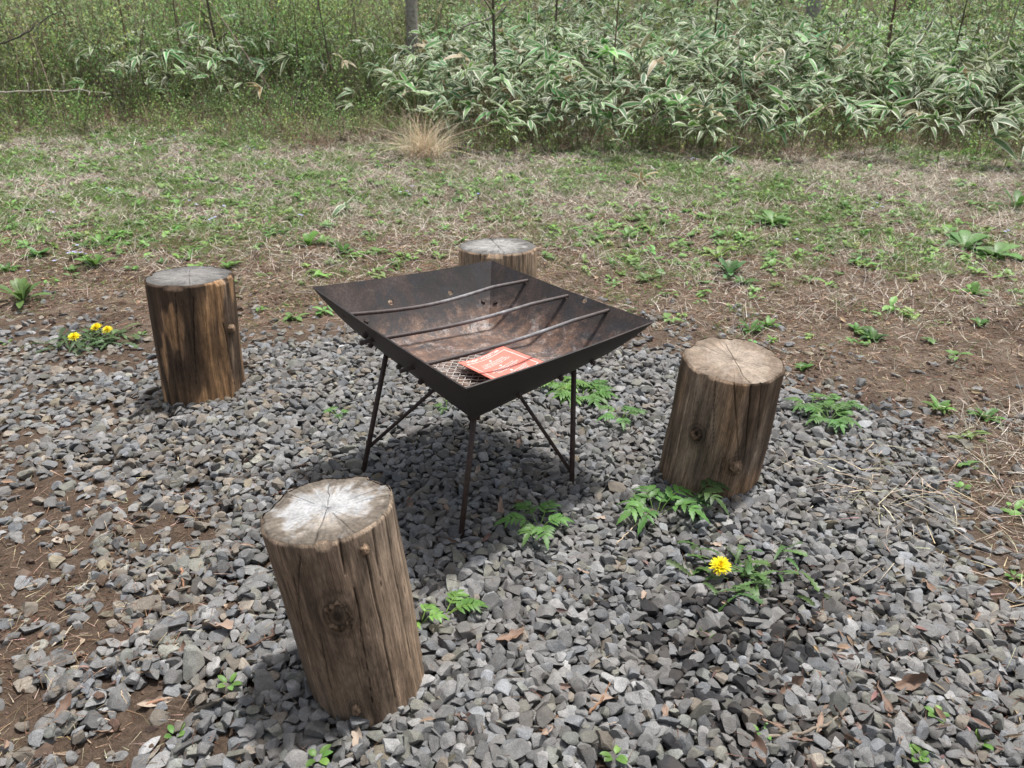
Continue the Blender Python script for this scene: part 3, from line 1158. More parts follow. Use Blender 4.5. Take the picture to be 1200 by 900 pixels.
def bolt(p, n, r=.0085):
    """hexagon head on the inside, nut and shank end outside"""
    e1 = unit(np.cross(n, [0, 0, 1.]))
    e2 = np.cross(n, e1)
    mb = MB()
    for side, h, rr, ns in ((1, .006, r, 6), (-1, .012, r * .95, 6), (-1, .014, r * .5, 8)):
        st = .0 if side > 0 else .0045
        add_tube(mb, [p + n * side * st - POFF, p + n * side * (st + h * .8) - POFF, p + n * side * (st + h) - POFF], [rr, rr, rr * .85], ns, rustc * .8)
    mb.build('bolt', M['iron'], pit)


for wk, px, py in (('BL', 429, 376), ('BL', 566, 353), ('RB', 581, 354)):
    bolt(*wall_hit(wk, px, py))
for wk, s, v in (('LF', .18, .55), ('LF', .42, .6), ('LF', .63, .55), ('FR', .3, .55), ('FR', .62, .6), ('FR', .82, .5), ('LF', .30, .25)):
    p = wall_pt(*WALLS[wk], s, v)
    q, n = p, None
    ps, pv = wall_pt(*WALLS[wk], s + 1e-3, v) - p, wall_pt(*WALLS[wk], s, v + 1e-3) - p
    n = unit(np.cross(ps, pv))
    if n @ (np.array([ctr[0], ctr[1], .6]) - p) < 0:
        n = -n
    bolt(p, n)

# expanded-metal mesh lying in the base
mb = MB()
eF, eL, eR = bF, bL, bR
u1, u2 = (eL - eF), (eR - eF)


def base_pt(a, b):
    return bF * (1 - a) * (1 - b) + bL * a * (1 - b) + bR * (1 - a) * b + bB * a * b + np.array([0, 0, .004])


for fam in (0, 1):
    for k in np.arange(-1.4, 1.75, .075):
        pts = []
        for t in np.linspace(0, 1, 40):
            a, b = (.03 + .62 * t, k + (1.0 if fam == 0 else -1.0) * t * .8 + (.0 if fam == 0 else .6))
            if .03 < b < .55:
                wv = .003 * abs(math.sin(t * 30))
                pts.append(base_pt(a, b) + np.array([0, 0, wv + .002 * fam]) - POFF)
        if len(pts) > 2:
            add_tube(mb, pts, .0014, 4, (.42, .38, .35))
mb.build('mesh_grate', M['iron'], pit)

# ------------------------------------------------------------------ printed card lying in the pan
cL, cT, cR = G(536, 428, .418), G(587.3, 408.3, .417), G(635, 426.6, .430)
cB = cL + (cR - cT) * 1.22
cR = cT + (cR - cT) * 1.04
cB[2] = .424
CO = (cL + cR) / 2


def card_pt(a, b, up=0.):
    """a along the heading edge, b down the card; the sheet is slightly curled"""
    p = cL * (1 - a) * (1 - b) + cT * a * (1 - b) + cR * a * b + cB * (1 - a) * b
    p = p.copy()
    p[2] += .006 - .007 * math.sin(PI * a) * (1 - .6 * b) + .004 * (2 * a - 1) ** 2 + up
    return p - CO


N = 20
V = [card_pt(a / N, b / N) for a in range(N + 1) for b in range(N + 1)] + [card_pt(a / N, b / N, -.0012) for a in range(N + 1) for b in range(N + 1)]
F = []
n1 = (N + 1) ** 2
for a in range(N):
    for b in range(N):
        q = a * (N + 1) + b
        F += [[q, q + 1, q + N + 2, q + N + 1], [q + n1, q + N + 1 + n1, q + N + 2 + n1, q + 1 + n1]]
for k in range(N):
    for s, t in ((k, k + 1), (N * (N + 1) + k + 1, N * (N + 1) + k), ((k + 1) * (N + 1), k * (N + 1)), (k * (N + 1) + N, (k + 1) * (N + 1) + N)):
        F.append([s, s + n1, t + n1, t])
card = mk('notice_card', V, np.array(F), M['card'], smooth=True)
card.location = CO
tag(card, 'orange red printed card with white lettering lying in the fire pit', 'card')
mb = MB()


def ink(a0, b0, a1, b1):
    k = max(1, int(max(a1 - a0, b1 - b0) * 16))
    for q in range(k):
        if a1 - a0 >= b1 - b0:
            x0, x1, y0, y1 = a0 + (a1 - a0) * q / k, a0 + (a1 - a0) * (q + 1) / k, b0, b1
        else:
            x0, x1, y0, y1 = a0, a1, b0 + (b1 - b0) * q / k, b0 + (b1 - b0) * (q + 1) / k
        mb.add([card_pt(x, y, .0008) for x, y in ((x0, y0), (x0, y1), (x1, y1), (x1, y0))], [[0, 1, 2, 3]])


def glyph_row(a0, a1, b, h, wdt, r):
    x = a0
    while x < a1 - wdt * .6:
        k = r.integers(0, 4)
        t = h * .22
        ink(x, b, x + wdt * .16, b + h) if k != 1 else ink(x + wdt * .35, b, x + wdt * .5, b + h)
        ink(x, b + (0 if k != 2 else h * .4), x + wdt * .72, b + t + (0 if k != 2 else h * .4))
        if k in (0, 3):
            ink(x, b + h * .78, x + wdt * .72, b + h)
        if k in (2, 3):
            ink(x + wdt * .55, b, x + wdt * .72, b + h)
        x += wdt * (1 if r.random() > .12 else 1.6)


rg = np.random.default_rng(8)
glyph_row(.14, .86, .040, .068, .046, rg)
for e in ((.07, .14, .93, .152), (.07, .93, .93, .942), (.07, .152, .082, .93), (.918, .152, .93, .93)):
    ink(*e)
for cy_, rows in ((.24, 3), (.47, 3), (.70, 3)):
    for q in range(8):
        a = q / 8 * 2 * PI
        b = (q + 1) / 8 * 2 * PI
        mb.add([card_pt(.5, cy_, .0008), card_pt(.5 + .022 * math.cos(a), cy_ + .022 * math.sin(a), .0008), card_pt(.5 + .022 * math.cos(b), cy_ + .022 * math.sin(b), .0008)], [[0, 2, 1]])
    for r_i in range(rows):
        wdh = rg.uniform(.22, .34)
        glyph_row(.5 - wdh, .5 + wdh, cy_ + .045 + .048 * r_i, .030, .026, rg)
mb.build('lettering', M['white'], card)

# ------------------------------------------------------------------ ground litter, grass and weeds (masses nobody could count)
def scatter(n, x0, x1, y0, y1, dens):
    """n points where dens(x, y) in 0..1 says so"""
    X, Y = [], []
    tot = 0
    for _ in range(40):
        x, y = rng.uniform(x0, x1, n * 2), rng.uniform(y0, y1, n * 2)
        ok = (rng.random(n * 2) < dens(x, y)) & (np.abs(x) < .74 * y + .95)
        X.append(x[ok])
        Y.append(y[ok])
        tot += ok.sum()
        if tot >= n:
            break
    x, y = np.concatenate(X)[:n], np.concatenate(Y)[:n]
    return x, y


def off_logs(x, y):
    ok = np.ones(x.shape)
    for L in LOGS.values():
        ok = ok * (np.hypot(x - L['b'][0], y - L['b'][1]) > L['rb'] + .01)
    return ok


def d_soil(x, y):
    s = bed_sdf(x, y)
    edge = sstep(.15, -.25, s)
    leftlow = .55 * sstep(-.5, -1., x + .25 * (y - 1.2)) * sstep(2.8, 1.8, y)
    return np.clip(np.maximum(edge, leftlow) * (.55 + .8 * fbm(x * 2.5, y * 2.5, 60)), 0, 1) * off_logs(x, y)


# needles and rotted straw lying flat on the bare soil
x, y = scatter(140000, -5, 5, 1.1, 6.4, lambda x, y: d_soil(x, y) * sstep(7, 4.5, y))
n = len(x)
P = np.stack([x, y, top_z(x, y) + rng.uniform(.001, .006, n)], -1)
D = rand_dir(n, -.05, .14)
c = np.where(rng.random((n, 1)) < .62, vary((.2, .12, .075), n, .35), vary((.42, .335, .24), n, .3))
V, F, cc = blades(P, D, rng.uniform(.015, .07, n) * (.7 + .12 * y), rng.uniform(.0012, .0026, n) * (.75 + .14 * y), rng.uniform(-.1, .2, n), c)
o = mk('needle_litter', V, F, M['dry'], col=cc)
tag(o, 'brown needles and straw lying on the bare soil around the gravel', 'litter', kind='stuff')
# crumbs and clods of earth
x, y = scatter(9000, -4, 4, 1.1, 6.0, lambda x, y: d_soil(x, y) * sstep(6, 4, y) * sstep(.42, .58, fbm(x * 3.2, y * 3.2, 63)))
lib = [stone_shape(np.random.default_rng(70 + k), 1) for k in range(5)]
mbc = MB()
for k in range(5):
    sel = np.arange(k, len(x), 5)
    sz = np.clip(rng.lognormal(math.log(.0055), .5, len(sel)), .002, .02)
    ang = rng.uniform(0, 2 * PI, len(sel))
    Vk = lib[k][0]
    ca, sa = np.cos(ang)[:, None], np.sin(ang)[:, None]
    W = np.stack([Vk[:, 0] * ca - Vk[:, 1] * sa, Vk[:, 0] * sa + Vk[:, 1] * ca, np.broadcast_to(Vk[:, 2] * .8, (len(sel), len(Vk)))], -1) * sz[:, None, None]
    W += np.stack([x[sel], y[sel], top_z(x[sel], y[sel]) + sz * .2], -1)[:, None]
    Fk = (lib[k][1][None] + (np.arange(len(sel)) * len(Vk))[:, None, None]).reshape(-1, 3)
    mbc.add(W.reshape(-1, 3), Fk, np.repeat(vary((.095, .064, .047), len(sel), .3, .05), len(Vk), axis=0))
o = mbc.build('soil_crumbs', M['stone'])
tag(o, 'brown crumbs and clods of loose earth around the gravel', 'earth', kind='stuff')
# a few caught between the stones
x, y = scatter(6500, -2.6, 2.3, 1.1, 3.6, lambda x, y: np.clip(.12 + .5 * sstep(-.2, -1.0, x) + .45 * sstep(.6, 1.1, x - .2 * (y - 1.2)), 0, 1) * sstep(-.1, .2, bed_sdf(x, y)) * off_logs(x, y) * (fbm(x * 3, y * 3, 61) > .45))
n = len(x)
P = np.stack([x, y, top_z(x, y) + rng.uniform(-.006, .004, n)], -1)
c = np.where(rng.random((n, 1)) < .6, vary((.15, .075, .045), n, .35), vary((.3, .23, .16), n, .3))
V, F, cc = blades(P, rand_dir(n, -.1, .2), rng.uniform(.015, .06, n), rng.uniform(.001, .0022, n), rng.uniform(-.1, .2, n), c)
o = mk('straw_litter', V, F, M['dry'], col=cc)
tag(o, 'thin brown needles and straw caught between the grey stones', 'litter', kind='stuff')


def d_grass(x, y):
    return sstep(3.9, 5.7, y + .35 * sstep(-.2, .5, x) + .8 * (fbm(x * .9, y * .9, 31) - .5) * 2 + .45 * np.maximum(0, x - .3) + 3.6 * sstep(1.25, 1.75, x - .12 * (y - 2)) * sstep(3.0, 2.3, y)) * off_logs(x, y)


def green_mask(x, y):
    return .06 + .74 * sstep(.39, .60, .75 * fbm(x * .55 + 3, y * .55, 70, 4) + .25 * fbm(x * 2.1, y * 2.1, 76) + .10 * sstep(.8, -1.5, x) - .06 * sstep(2, 4, x) + .05 * np.exp(-((y - 5.6) / 1.2) ** 2))


# dead grass
x, y = scatter(215000, -8, 8, 1.2, 10.6, lambda x, y: d_grass(x, y) * np.clip(1.2 - .5 * green_mask(x, y), .2, 1) * (.35 + .65 * sstep(.35, .6, fbm(x * 4, y * 4, 72))) * np.clip(9 / (y + 2), .5, 1))
n = len(x)
P = np.stack([x, y, gz(x, y) - .003], -1)
D = rand_dir(n, .03, .9)
c = vary((.60, .54, .455), n, .28, .04)
dk = rng.random(n) < .22
c[dk] = vary((.22, .16, .115), dk.sum(), .3)
lt = rng.random(n) < .12
c[lt] = vary((.74, .69, .61), lt.sum(), .1, .03)
V, F, cc = blades(P, D, rng.uniform(.03, .13, n), rng.uniform(.0026, .0048, n) * (.6 + .1 * y), rng.uniform(.1, .6, n), c)
o = mk('dry_grass', V, F, M['dry'], col=cc)
tag(o, 'matted pale dead grass on the clearing behind the fire pit', 'dead grass', kind='stuff')
# living grass
x, y = scatter(120000, -8, 8, 1.2, 10.6, lambda x, y: np.maximum(d_grass(x, y), .12) * np.clip(.10 + .95 * green_mask(x, y), 0, 1) * (fbm(x * 4, y * 4, 75) > .5) * sstep(.0, -.25, bed_sdf(x, y)) * off_logs(x, y))
n = len(x)
P = np.stack([x, y, gz(x, y) - .003], -1)
c = vary((.165, .265, .075), n, .28, .1)
V, F, cc = blades(P, rand_dir(n, .35, .98), rng.uniform(.03, .10, n), rng.uniform(.0026, .0046, n) * (.6 + .1 * y), rng.uniform(.1, .5, n), c)
o = mk('grass', V, F, M['leaf'], col=cc)
tag(o, 'short green grass growing through the dead grass', 'grass', kind='stuff')
# low broad-leaved ground cover: small rosettes of 5 to 8 leaves
x, y = scatter(5600, -8, 8, 1.2, 10.4, lambda x, y: np.maximum(d_grass(x, y), .10) * np.clip(.14 + .9 * green_mask(x, y), 0, 1) * sstep(.0, -.2, bed_sdf(x, y)) * off_logs(x, y))
k = 7
n = len(x) * k
x, y = np.repeat(x, k), np.repeat(y, k)
sz = np.repeat(rng.uniform(.5, 1.3, n // k), k)
jx, jy = rng.normal(0, .012, n), rng.normal(0, .012, n)
P = np.stack([x + jx, y + jy, gz(x, y) + rng.uniform(0, .02, n) * sz], -1)
colr = np.repeat(vary((.17, .29, .08), n // k, .25, .08), k, axis=0)
V, F, cc, u = leaves(P, rand_dir(n, .05, .75), np.tile([0, 0, 1.], (n, 1)), rng.uniform(.025, .075, n) * sz, rng.uniform(.014, .034, n) * sz, .3, 3, 'oval', .2, colr)
o = mk('ground_cover', V, F, M['weed'], col=cc, u=u)
tag(o, 'low green weeds spread over the clearing', 'weeds', kind='stuff')
x, y = scatter(420, -.2, 1.3, 1.1, 2.0, lambda x, y: sstep(.1, .9, x + 0 - .1 * y) * sstep(2.0, 1.4, y) + .08)
n = len(x)
P = np.stack([x, y, top_z(x, y) + rng.uniform(-.003, .006, n)], -1)
V, F, cc, u = leaves(P, rand_dir(n, -.15, .3), unit(rand_dir(n, .4, 1)), rng.uniform(.012, .045, n), rng.uniform(.004, .016, n), rng.uniform(-.3, .5, n), 3, 'oval', .5, vary((.19, .135, .10), n, .4, .08))
o = mk('bark_litter', V, F, M['dry'], col=cc, u=u)
tag(o, 'brown bark flakes caught among the stones at lower right', 'bark litter', kind='stuff')
# dead leaf flakes over soil and clearing
x, y = scatter(5200, -7, 7, 1.2, 9.5, lambda x, y: np.clip(.25 * d_soil(x, y) + .5 * d_grass(x, y), 0, 1) * off_logs(x, y))
n = len(x)
P = np.stack([x, y, top_z(x, y) + rng.uniform(.002, .012, n)], -1)
c = vary((.3, .215, .15), n, .35, .06)
V, F, cc, u = leaves(P, rand_dir(n, -.15, .3), unit(rand_dir(n, .5, 1)), rng.uniform(.015, .05, n), rng.uniform(.008, .022, n), rng.uniform(-.3, .5, n), 3, 'oval', .5, c)
o = mk('leaf_litter', V, F, M['dry'], col=cc, u=u)
tag(o, 'small dead leaf flakes scattered over the soil and clearing', 'leaf litter', kind='stuff')


# ------------------------------------------------------------------ bamboo grass
def sasa_arrays(x, y, H, lean_az, r, big=1.0):
    """culms and white-edged leaves of shoots at x, y"""
    cul, lv = MB(), dict(P=[], D=[], N=[], L=[], W=[], dr=[], c=[])
    for k in range(len(x)):
        z0 = float(gz(x[k], y[k]))
        b = np.array([x[k], y[k], z0 - .01])
        az = lean_az[k]
        h = H[k]
        out = np.array([math.cos(az), math.sin(az), 0])
        ln = r.uniform(.2, .75) * h
        t = np.linspace(0, 1, 5)
        pts = b + np.outer(t, [0, 0, h]) + np.outer(t ** 2.2, out * ln) - np.outer(t ** 3, [0, 0, .18 * ln])
        add_tube(cul, pts, np.linspace(.0032, .0018, 5), 4, vary((.15, .14, .06), 1, .3)[0])
        tip = pts[-1]
        td = unit(pts[-1] - pts[-2])
        nl = r.integers(4, 8)
        base_c = vary((.12, .22, .082), 1, .32, .14)[0] if r.random() > .03 else vary((.34, .26, .15), 1, .2)[0]
        for q in range(nl):
            da = (q / max(nl - 1, 1) - .5) * r.uniform(1.9, 2.9) + r.normal() * .15
            a2 = az + da
            el = r.uniform(-.5, .8)
            d = unit(np.array([math.cos(a2), math.sin(a2), el]) + td * .35)
            lv['P'].append(tip - td * r.uniform(0, .05))
            lv['D'].append(d)
            lv['N'].append([r.normal() * .55, r.normal() * .55, 1])
            L = r.uniform(.13, .27) * big
            lv['L'].append(L)
            lv['W'].append(L * r.uniform(.21, .30))
            lv['dr'].append(r.uniform(-.1, .7))
            lv['c'].append(base_c * r.uniform(.8, 1.25))
        for q in range(r.integers(0, 3)):
            f = r.uniform(.45, .85)
            p = pts[int(f * 4)]
            a2 = r.uniform(0, 2 * PI)
            lv['P'].append(p)
            lv['D'].append([math.cos(a2), math.sin(a2), r.uniform(0, .8)])
            lv['N'].append([0, 0, 1])
            lv['L'].append(r.uniform(.13, .22) * big)
            lv['W'].append(r.uniform(.026, .042) * big)
            lv['dr'].append(r.uniform(.3, 1.))
            lv['c'].append(base_c * r.uniform(.8, 1.25))
    A = {k_: np.array(v) for k_, v in lv.items()}
    return cul, leaves(A['P'], A['D'], A['N'], A['L'], A['W'], A['dr'], 7, 'lance', .35, A['c'])


def sasa_front(x):
    """front line of the thicket"""
    return 8.75 + .35 * np.sin(x * 1.7 + .6) + .4 * (vnoise(x * 1.3, x * 0 + .5, 4) - .5) + .9 * sstep(-.2, -1.3, x)


r = np.random.default_rng(21)
x, y = scatter(2700, -2.2, 11, 8.3, 17, lambda x, y: sstep(-.25, .6, y - sasa_front(x) + .8 * (fbm(x * 2.2, y * 2.2, 85) - .5)) * sstep(-2.0, -.9, x + .25 * (fbm(x, y, 80) - .5)) * np.clip(10 / y, .3, 1) ** 1.5 * (.45 + .55 * sstep(.38, .5, fbm(x * 1.1, y * 1.1, 81))))
xl, yl = scatter(150, -7.5, -2.0, 10.4, 15, lambda x, y: np.maximum(np.exp(-(((x + 4.5) / 1.2) ** 2 + ((y - 12) / 1.3) ** 2)), .5 * np.exp(-(((x + 3) / .9) ** 2 + ((y - 11.6) / .8) ** 2))))
x, y = np.concatenate([x, xl]), np.concatenate([y, yl])
H = r.uniform(.38, 1.08, len(x)) * (.75 + .25 * sstep(8.7, 10, y)) * (.8 + .5 * (fbm(x * .8, y * .8, 83) - .2))
cul, (V, F, cc, u) = sasa_arrays(x, y, H, r.uniform(0, 2 * PI, len(x)), r)
root = mk('bamboo_grass_thicket', V, F, M['sasa'], smooth=True, col=cc, u=u)
tag(root, 'dense thicket of white-edged bamboo grass behind the clearing', 'bamboo grass', kind='stuff')
st = cul.build('stems', M['twig'], root)

# shoots leaning out of the front of the thicket, each a plant of its own
front_px = [(455, 158), (478, 150), (505, 158), (530, 168), (555, 182), (575, 178), (598, 185), (622, 172), (650, 180), (672, 176), (690, 185), (715, 190), (728, 176), (752, 170),
            (785, 178), (815, 186), (838, 176), (862, 178), (890, 182), (915, 176), (945, 184), (968, 172), (992, 178), (1015, 186), (1040, 180), (1062, 190), (1085, 184), (1108, 196),
            (1130, 200), (1152, 190), (1172, 202), (1195, 194), (165, 112), (232, 132), (262, 128), (332, 136)]
for k, (px, py) in enumerate(front_px):
    p = gpt(px, py - 4)
    rr = np.random.default_rng(100 + k)
    ns = 1 if px < 400 else 2
    xx, yy = p[0] + rr.normal(0, .05, ns), p[1] + rr.normal(0, .05, ns)
    cul, (V, F, cc, u) = sasa_arrays(xx, yy, rr.uniform(.34, .62, ns), -PI / 2 + rr.normal(0, .7, ns), rr, 1.1)
    root = empty('bamboo_grass_shoot', (p[0], p[1], float(gz(p[0], p[1]))))
    tag(root, 'bamboo grass shoot with white-edged leaves leaning out of the thicket front' if px > 400 else 'bamboo grass shoot with white-edged leaves among the left-hand brush', 'bamboo grass',
        'bamboo grass shoots along the thicket front' if px > 400 else 'bamboo grass shoots in the left brush')
    org = np.array(root.location)
    mk('leaves', V - org, F, M['sasa'], root, True, cc, u)
    cul.build('stem', M['twig'], root, off=org)
# small lone shoots standing out on the grass
for px, py, lab in ((752, 218, 'small lone bamboo grass shoot on the grass right of the dry tussock'), (405, 250, 'low bamboo grass shoot lying on the grass left of the far log'), (846, 190, 'single upright bamboo grass leaf before the thicket')):
    p = gpt(px, py)
    rr = np.random.default_rng(px)
    cul, (V, F, cc, u) = sasa_arrays(p[:1], p[1:2], [.10], [rr.uniform(0, 6)], rr, .8)
    root = empty('bamboo_grass_shoot', p)
    tag(root, lab, 'bamboo grass')
    mk('leaves', V - p, F, M['sasa'], root, True, cc, u)
    cul.build('stem', M['twig'], root, off=p)


# ------------------------------------------------------------------ brush, saplings and trees
def brush(x, y, H, r, nst=(4, 8), lf=30, lsize=(.018, .04), leafc=(.27, .38, .15), spread=.5, stemc=(.22, .18, .135)):
    st, A = MB(), dict(P=[], D=[], L=[], W=[], c=[])
    for k in range(len(x)):
        z0 = float(gz(x[k], y[k]))
        bc = vary(leafc, 1, .22, .12)[0]
        for s in range(r.integers(*nst)):
            az = r.uniform(0, 2 * PI)
            h = H[k] * r.uniform(.55, 1.05)
            o = np.array([math.cos(az), math.sin(az), 0])
            t = np.linspace(0, 1, 6)
            b = np.array([x[k], y[k], z0 - .02]) + o * r.uniform(0, .08)
            pts = b + np.outer(t, [0, 0, h]) + np.outer(t ** 1.5, o * h * r.uniform(.05, spread))
            pts[1:-1] += r.normal(0, .02, (4, 3)) * h
            add_tube(st, pts, np.linspace(.0045, .0015, 6) * (.8 + .3 * h), 4, vary(stemc, 1, .35)[0])
            m = int(lf * r.uniform(.4, 1.3))
            f = r.uniform(.2, 1, m) ** .8 * 4.999
            i0 = f.astype(int)
            p = pts[i0] + (pts[i0 + 1] - pts[i0]) * (f - i0)[:, None]
            off = r.normal(0, .055 * h ** .5, (m, 3))
            A['P'].append(p + off)
            A['D'].append(unit(off + r.normal(0, .05, (m, 3))))
            L = r.uniform(*lsize, m)
            A['L'].append(L)
            A['W'].append(L * r.uniform(.45, .7, m))
            A['c'].append(np.tile(bc, (m, 1)) * r.uniform(.7, 1.35, (m, 1)))
    A = {q: np.concatenate(v) for q, v in A.items()}
    N = unit(r.normal(0, .5, A['P'].shape) + np.array([0, 0, 1]))
    return st, leaves(A['P'], A['D'], N, A['L'], A['W'], .25, 2, 'oval', .25, A['c'])


r = np.random.default_rng(33)


def brush_front(x):
    return 10.3 + .5 * np.sin(x * .9) + .4 * sstep(-3.0, -1.5, x) - .9 * sstep(-4, -7, x)


# the brush behind: one mass on the left, another right behind the bamboo grass
x, y = scatter(430, -11, -.9, 9.6, 17, lambda x, y: (.12 + sstep(.42, .55, fbm(x * .9, y * .9, 90))) * sstep(0, .7, y - brush_front(x) - .5) * np.clip(11 / y, .3, 1) ** 1.5)
x2, y2 = scatter(110, 3.0, 12, 10.2, 17, lambda x, y: sstep(3.4, 6, x + .6 * (fbm(x, y, 84) - .5)) * np.clip(11 / y, .3, 1))
x3, y3 = scatter(150, -3, 6, 12.5, 19, lambda x, y: np.full(x.shape, .8))
x, y = np.concatenate([x, x2, x3]), np.concatenate([y, y2, y3])
H = r.uniform(.9, 2.0, len(x))
H[-len(x3):] *= .55
st, (V, F, cc, u) = brush(x, y, H, r, nst=(5, 10), lf=34, lsize=(.028, .062))
root = mk('undergrowth', V, F, M['leaf'], col=cc, u=u)
tag(root, 'tangled leafy brush filling the edge of the wood', 'undergrowth', kind='stuff')
st.build('stems', M['twig'], root)
# low edge plants under and before the brush and the bamboo grass
x, y = scatter(2000, -9, 8, 7.8, 13, lambda x, y: np.where(x < -.8, sstep(-1.3, .3, y - brush_front(x)), sstep(-.7, 0, y - sasa_front(x)) * sstep(1.2, .3, y - sasa_front(x)) * .5))
st, (V, F, cc, u) = brush(x, y, r.uniform(.10, .30, len(x)) * (1 + 1.2 * sstep(-.6, .6, y - np.where(x < -.8, brush_front(x), sasa_front(x)))), r, nst=(3, 6), lf=16, lsize=(.016, .036), leafc=(.24, .36, .12), spread=.8)
root = mk('edge_weeds', V, F, M['weed'], col=cc, u=u)
tag(root, 'low leafy plants along the foot of the brush', 'weeds', kind='stuff')
st.build('stems', M['twig'], root)
# tall bare stems standing in the brush
x, y = scatter(1500, -10, 12, 9.8, 17, lambda x, y: np.where(x < -.8, sstep(-.1, .8, y - brush_front(x)), .35 * sstep(3, 6, x) + .12) * (.3 + .7 * sstep(.42, .55, fbm(x * 1.2, y * 1.2, 91))))
n = len(x)
P = np.stack([x, y, gz(x, y) - .01], -1)
V, F, cc = blades(P, rand_dir(n, .82, 1.), rng.uniform(.7, 2.2, n), rng.uniform(.007, .016, n), rng.uniform(.02, .25, n), np.where(rng.random((n, 1)) < .55, vary((.36, .3, .23), n, .3), vary((.15, .105, .08), n, .3)), 5)
o = mk('bare_stems', V, F, M['twig'], col=cc)
tag(o, 'thin bare stems standing in the brush', 'bare stems', kind='stuff')
# dead stalks and fallen grass along the foot of the brush
x, y = scatter(30000, -9, 8.5, 7.8, 12.8, lambda x, y: np.where(x < -.9, sstep(-1.3, 0, y - brush_front(x)), sstep(-.5, .1, y - sasa_front(x)) * sstep(1.5, .6, y - sasa_front(x))) * (.3 + .7 * sstep(.4, .6, fbm(x * 2, y * 2, 86))))
n = len(x)
P = np.stack([x, y, gz(x, y) - .005], -1)
c = np.where(rng.random((n, 1)) < .5, vary((.46, .37, .27), n, .3), vary((.26, .17, .12), n, .35))
V, F, cc = blades(P, rand_dir(n, .2, .99), rng.uniform(.06, .42, n), rng.uniform(.003, .006, n), rng.uniform(.05, .6, n), c, 3)
o = mk('dead_stalks', V, F, M['dry'], col=cc)
tag(o, 'brown dead stalks and grass along the foot of the brush', 'dead stalks', kind='stuff')
# the wood beyond, one dim mass of leaves
n = 42000
x, y = rng.uniform(-22, 24, n), rng.uniform(15.5, 30, n)
ok = (np.abs(x) < .72 * y + 1.5) & (fbm(x * .5, y * .5, 88) + .25 * rng.random(n) > .5)
x, y = x[ok], y[ok]
n = len(x)
z = gz(x, y) + rng.random(n) ** 1.6 * (.6 + 3.2 * fbm(x * .35, y * .35, 89))
P = np.stack([x, y, z], -1)
V, F, cc, u = leaves(P, rand_dir(n, -.6, .6), unit(rand_dir(n, .2, 1)), rng.uniform(.05, .14, n), rng.uniform(.03, .07, n), .2, 2, 'oval', .2, vary((.20, .28, .11), n, .4, .12))
o = mk('distant_brush', V, F, M['leaf'], col=cc, u=u)
tag(o, 'dim green brush deeper in the wood', 'undergrowth', kind='stuff')


def tree(px, y, dia, H, lean, label, colr, leafy=400, cat='sapling', crown_from=.3, name='sapling', leafc=(.17, .28, .07), lsize=(.025, .055), seed=0, limbs=7):
    r = np.random.default_rng(900 + seed)
    # stands where the line of sight through photo column px meets distance y
    z0 = 0.
    x = 0.
    for _ in range(4):
        z0 = float(gz(x, y))
        x = (px - 600) / FPX * (y * math.cos(PITCH) + (CAM_H - z0) * math.sin(PITCH))
    root = empty(name, (x, y, z0))
    tag(root, label, cat)
    tr, A = MB(), dict(P=[], D=[])
    t = np.linspace(0, 1, 12)
    pts = np.outer(t, [lean[0] * H, lean[1] * H, H]) + np.outer(np.sin(t * 5 + seed) * t ** .7, [.022 * H, .015 * H, 0])
    pts[0, 2] -= .05
    add_tube(tr, pts, dia / 2 * np.concatenate([[1.25], 1 - .8 * t[1:]]), 10, colr)
    for k in range(limbs):
        f = r.uniform(crown_from, .95)
        b = np.array([np.interp(f, t, pts[:, q]) for q in range(3)])
        az = r.uniform(0, 2 * PI)
        d = unit(np.array([math.cos(az), math.sin(az), r.uniform(.3, 1.1)]))
        ln = H * r.uniform(.12, .3)
        q = np.linspace(0, 1, 6)
        lp = b + np.outer(q * ln, d) + r.normal(0, .012 * H, (6, 3)) * q[:, None]
        add_tube(tr, lp, np.linspace(dia * .2, dia * .04, 6) * (1.2 - f), 6, np.asarray(colr) * .9)
        m = leafy // limbs
        s = r.uniform(.25, 1.05, m)
        p = np.stack([np.interp(s, q, lp[:, i_]) for i_ in range(3)], -1)
        off = r.normal(0, .05 * H ** .7, (m, 3))
        A['P'].append(p + off)
        A['D'].append(unit(off + r.normal(0, .1, (m, 3))))
    P, D = np.concatenate(A['P']), np.concatenate(A['D'])
    n = len(P)
    L = r.uniform(*lsize, n)
    V, F, cc, u = leaves(P, D, unit(r.normal(0, .6, (n, 3)) + np.array([0, 0, 1])), L, L * r.uniform(.5, .7, n), .2, 2, 'oval', .25, vary(leafc, n, .28, .1))
    tr.build('trunk', M['bark'], root, True)
    mk('crown', V, F, M['leaf'], root, False, cc, u)
    return root


brownish, greyish, darkish = (.15, .112, .082), (.3, .275, .25), (.10, .08, .062)
tree(484, 12.6, .19, 8.5, (-.01, .0), 'grey tree trunk standing left of centre behind the bamboo grass', greyish, 800, 'tree', .45, 'tree', lsize=(.06, .11), seed=1, limbs=14)
tree(943, 15.2, .26, 9.5, (.0, .02), 'mottled pale grey tree trunk beyond the bamboo grass', (.3, .28, .26), 800, 'tree', .45, 'tree', lsize=(.06, .11), seed=2, limbs=14)
tree(801, 17.2, .26, 9.0, (.01, .0), 'dull brown tree trunk far back between the pale trunk and the saplings', (.15, .12, .1), 800, 'tree', .45, 'tree', lsize=(.06, .11), seed=3, limbs=14)
tree(1185, 16.5, .24, 9.0, (.02, .0), 'brown tree trunk at the back right corner of the wood', (.14, .11, .09), 800, 'tree', .45, 'tree', lsize=(.06, .11), seed=4, limbs=14)
tree(905, 19.5, .3, 9.5, (-.01, .0), 'dim brown tree trunk deep in the wood, left of the mottled one', (.13, .11, .095), 700, 'tree', .45, 'tree', lsize=(.06, .11), seed=5, limbs=14)
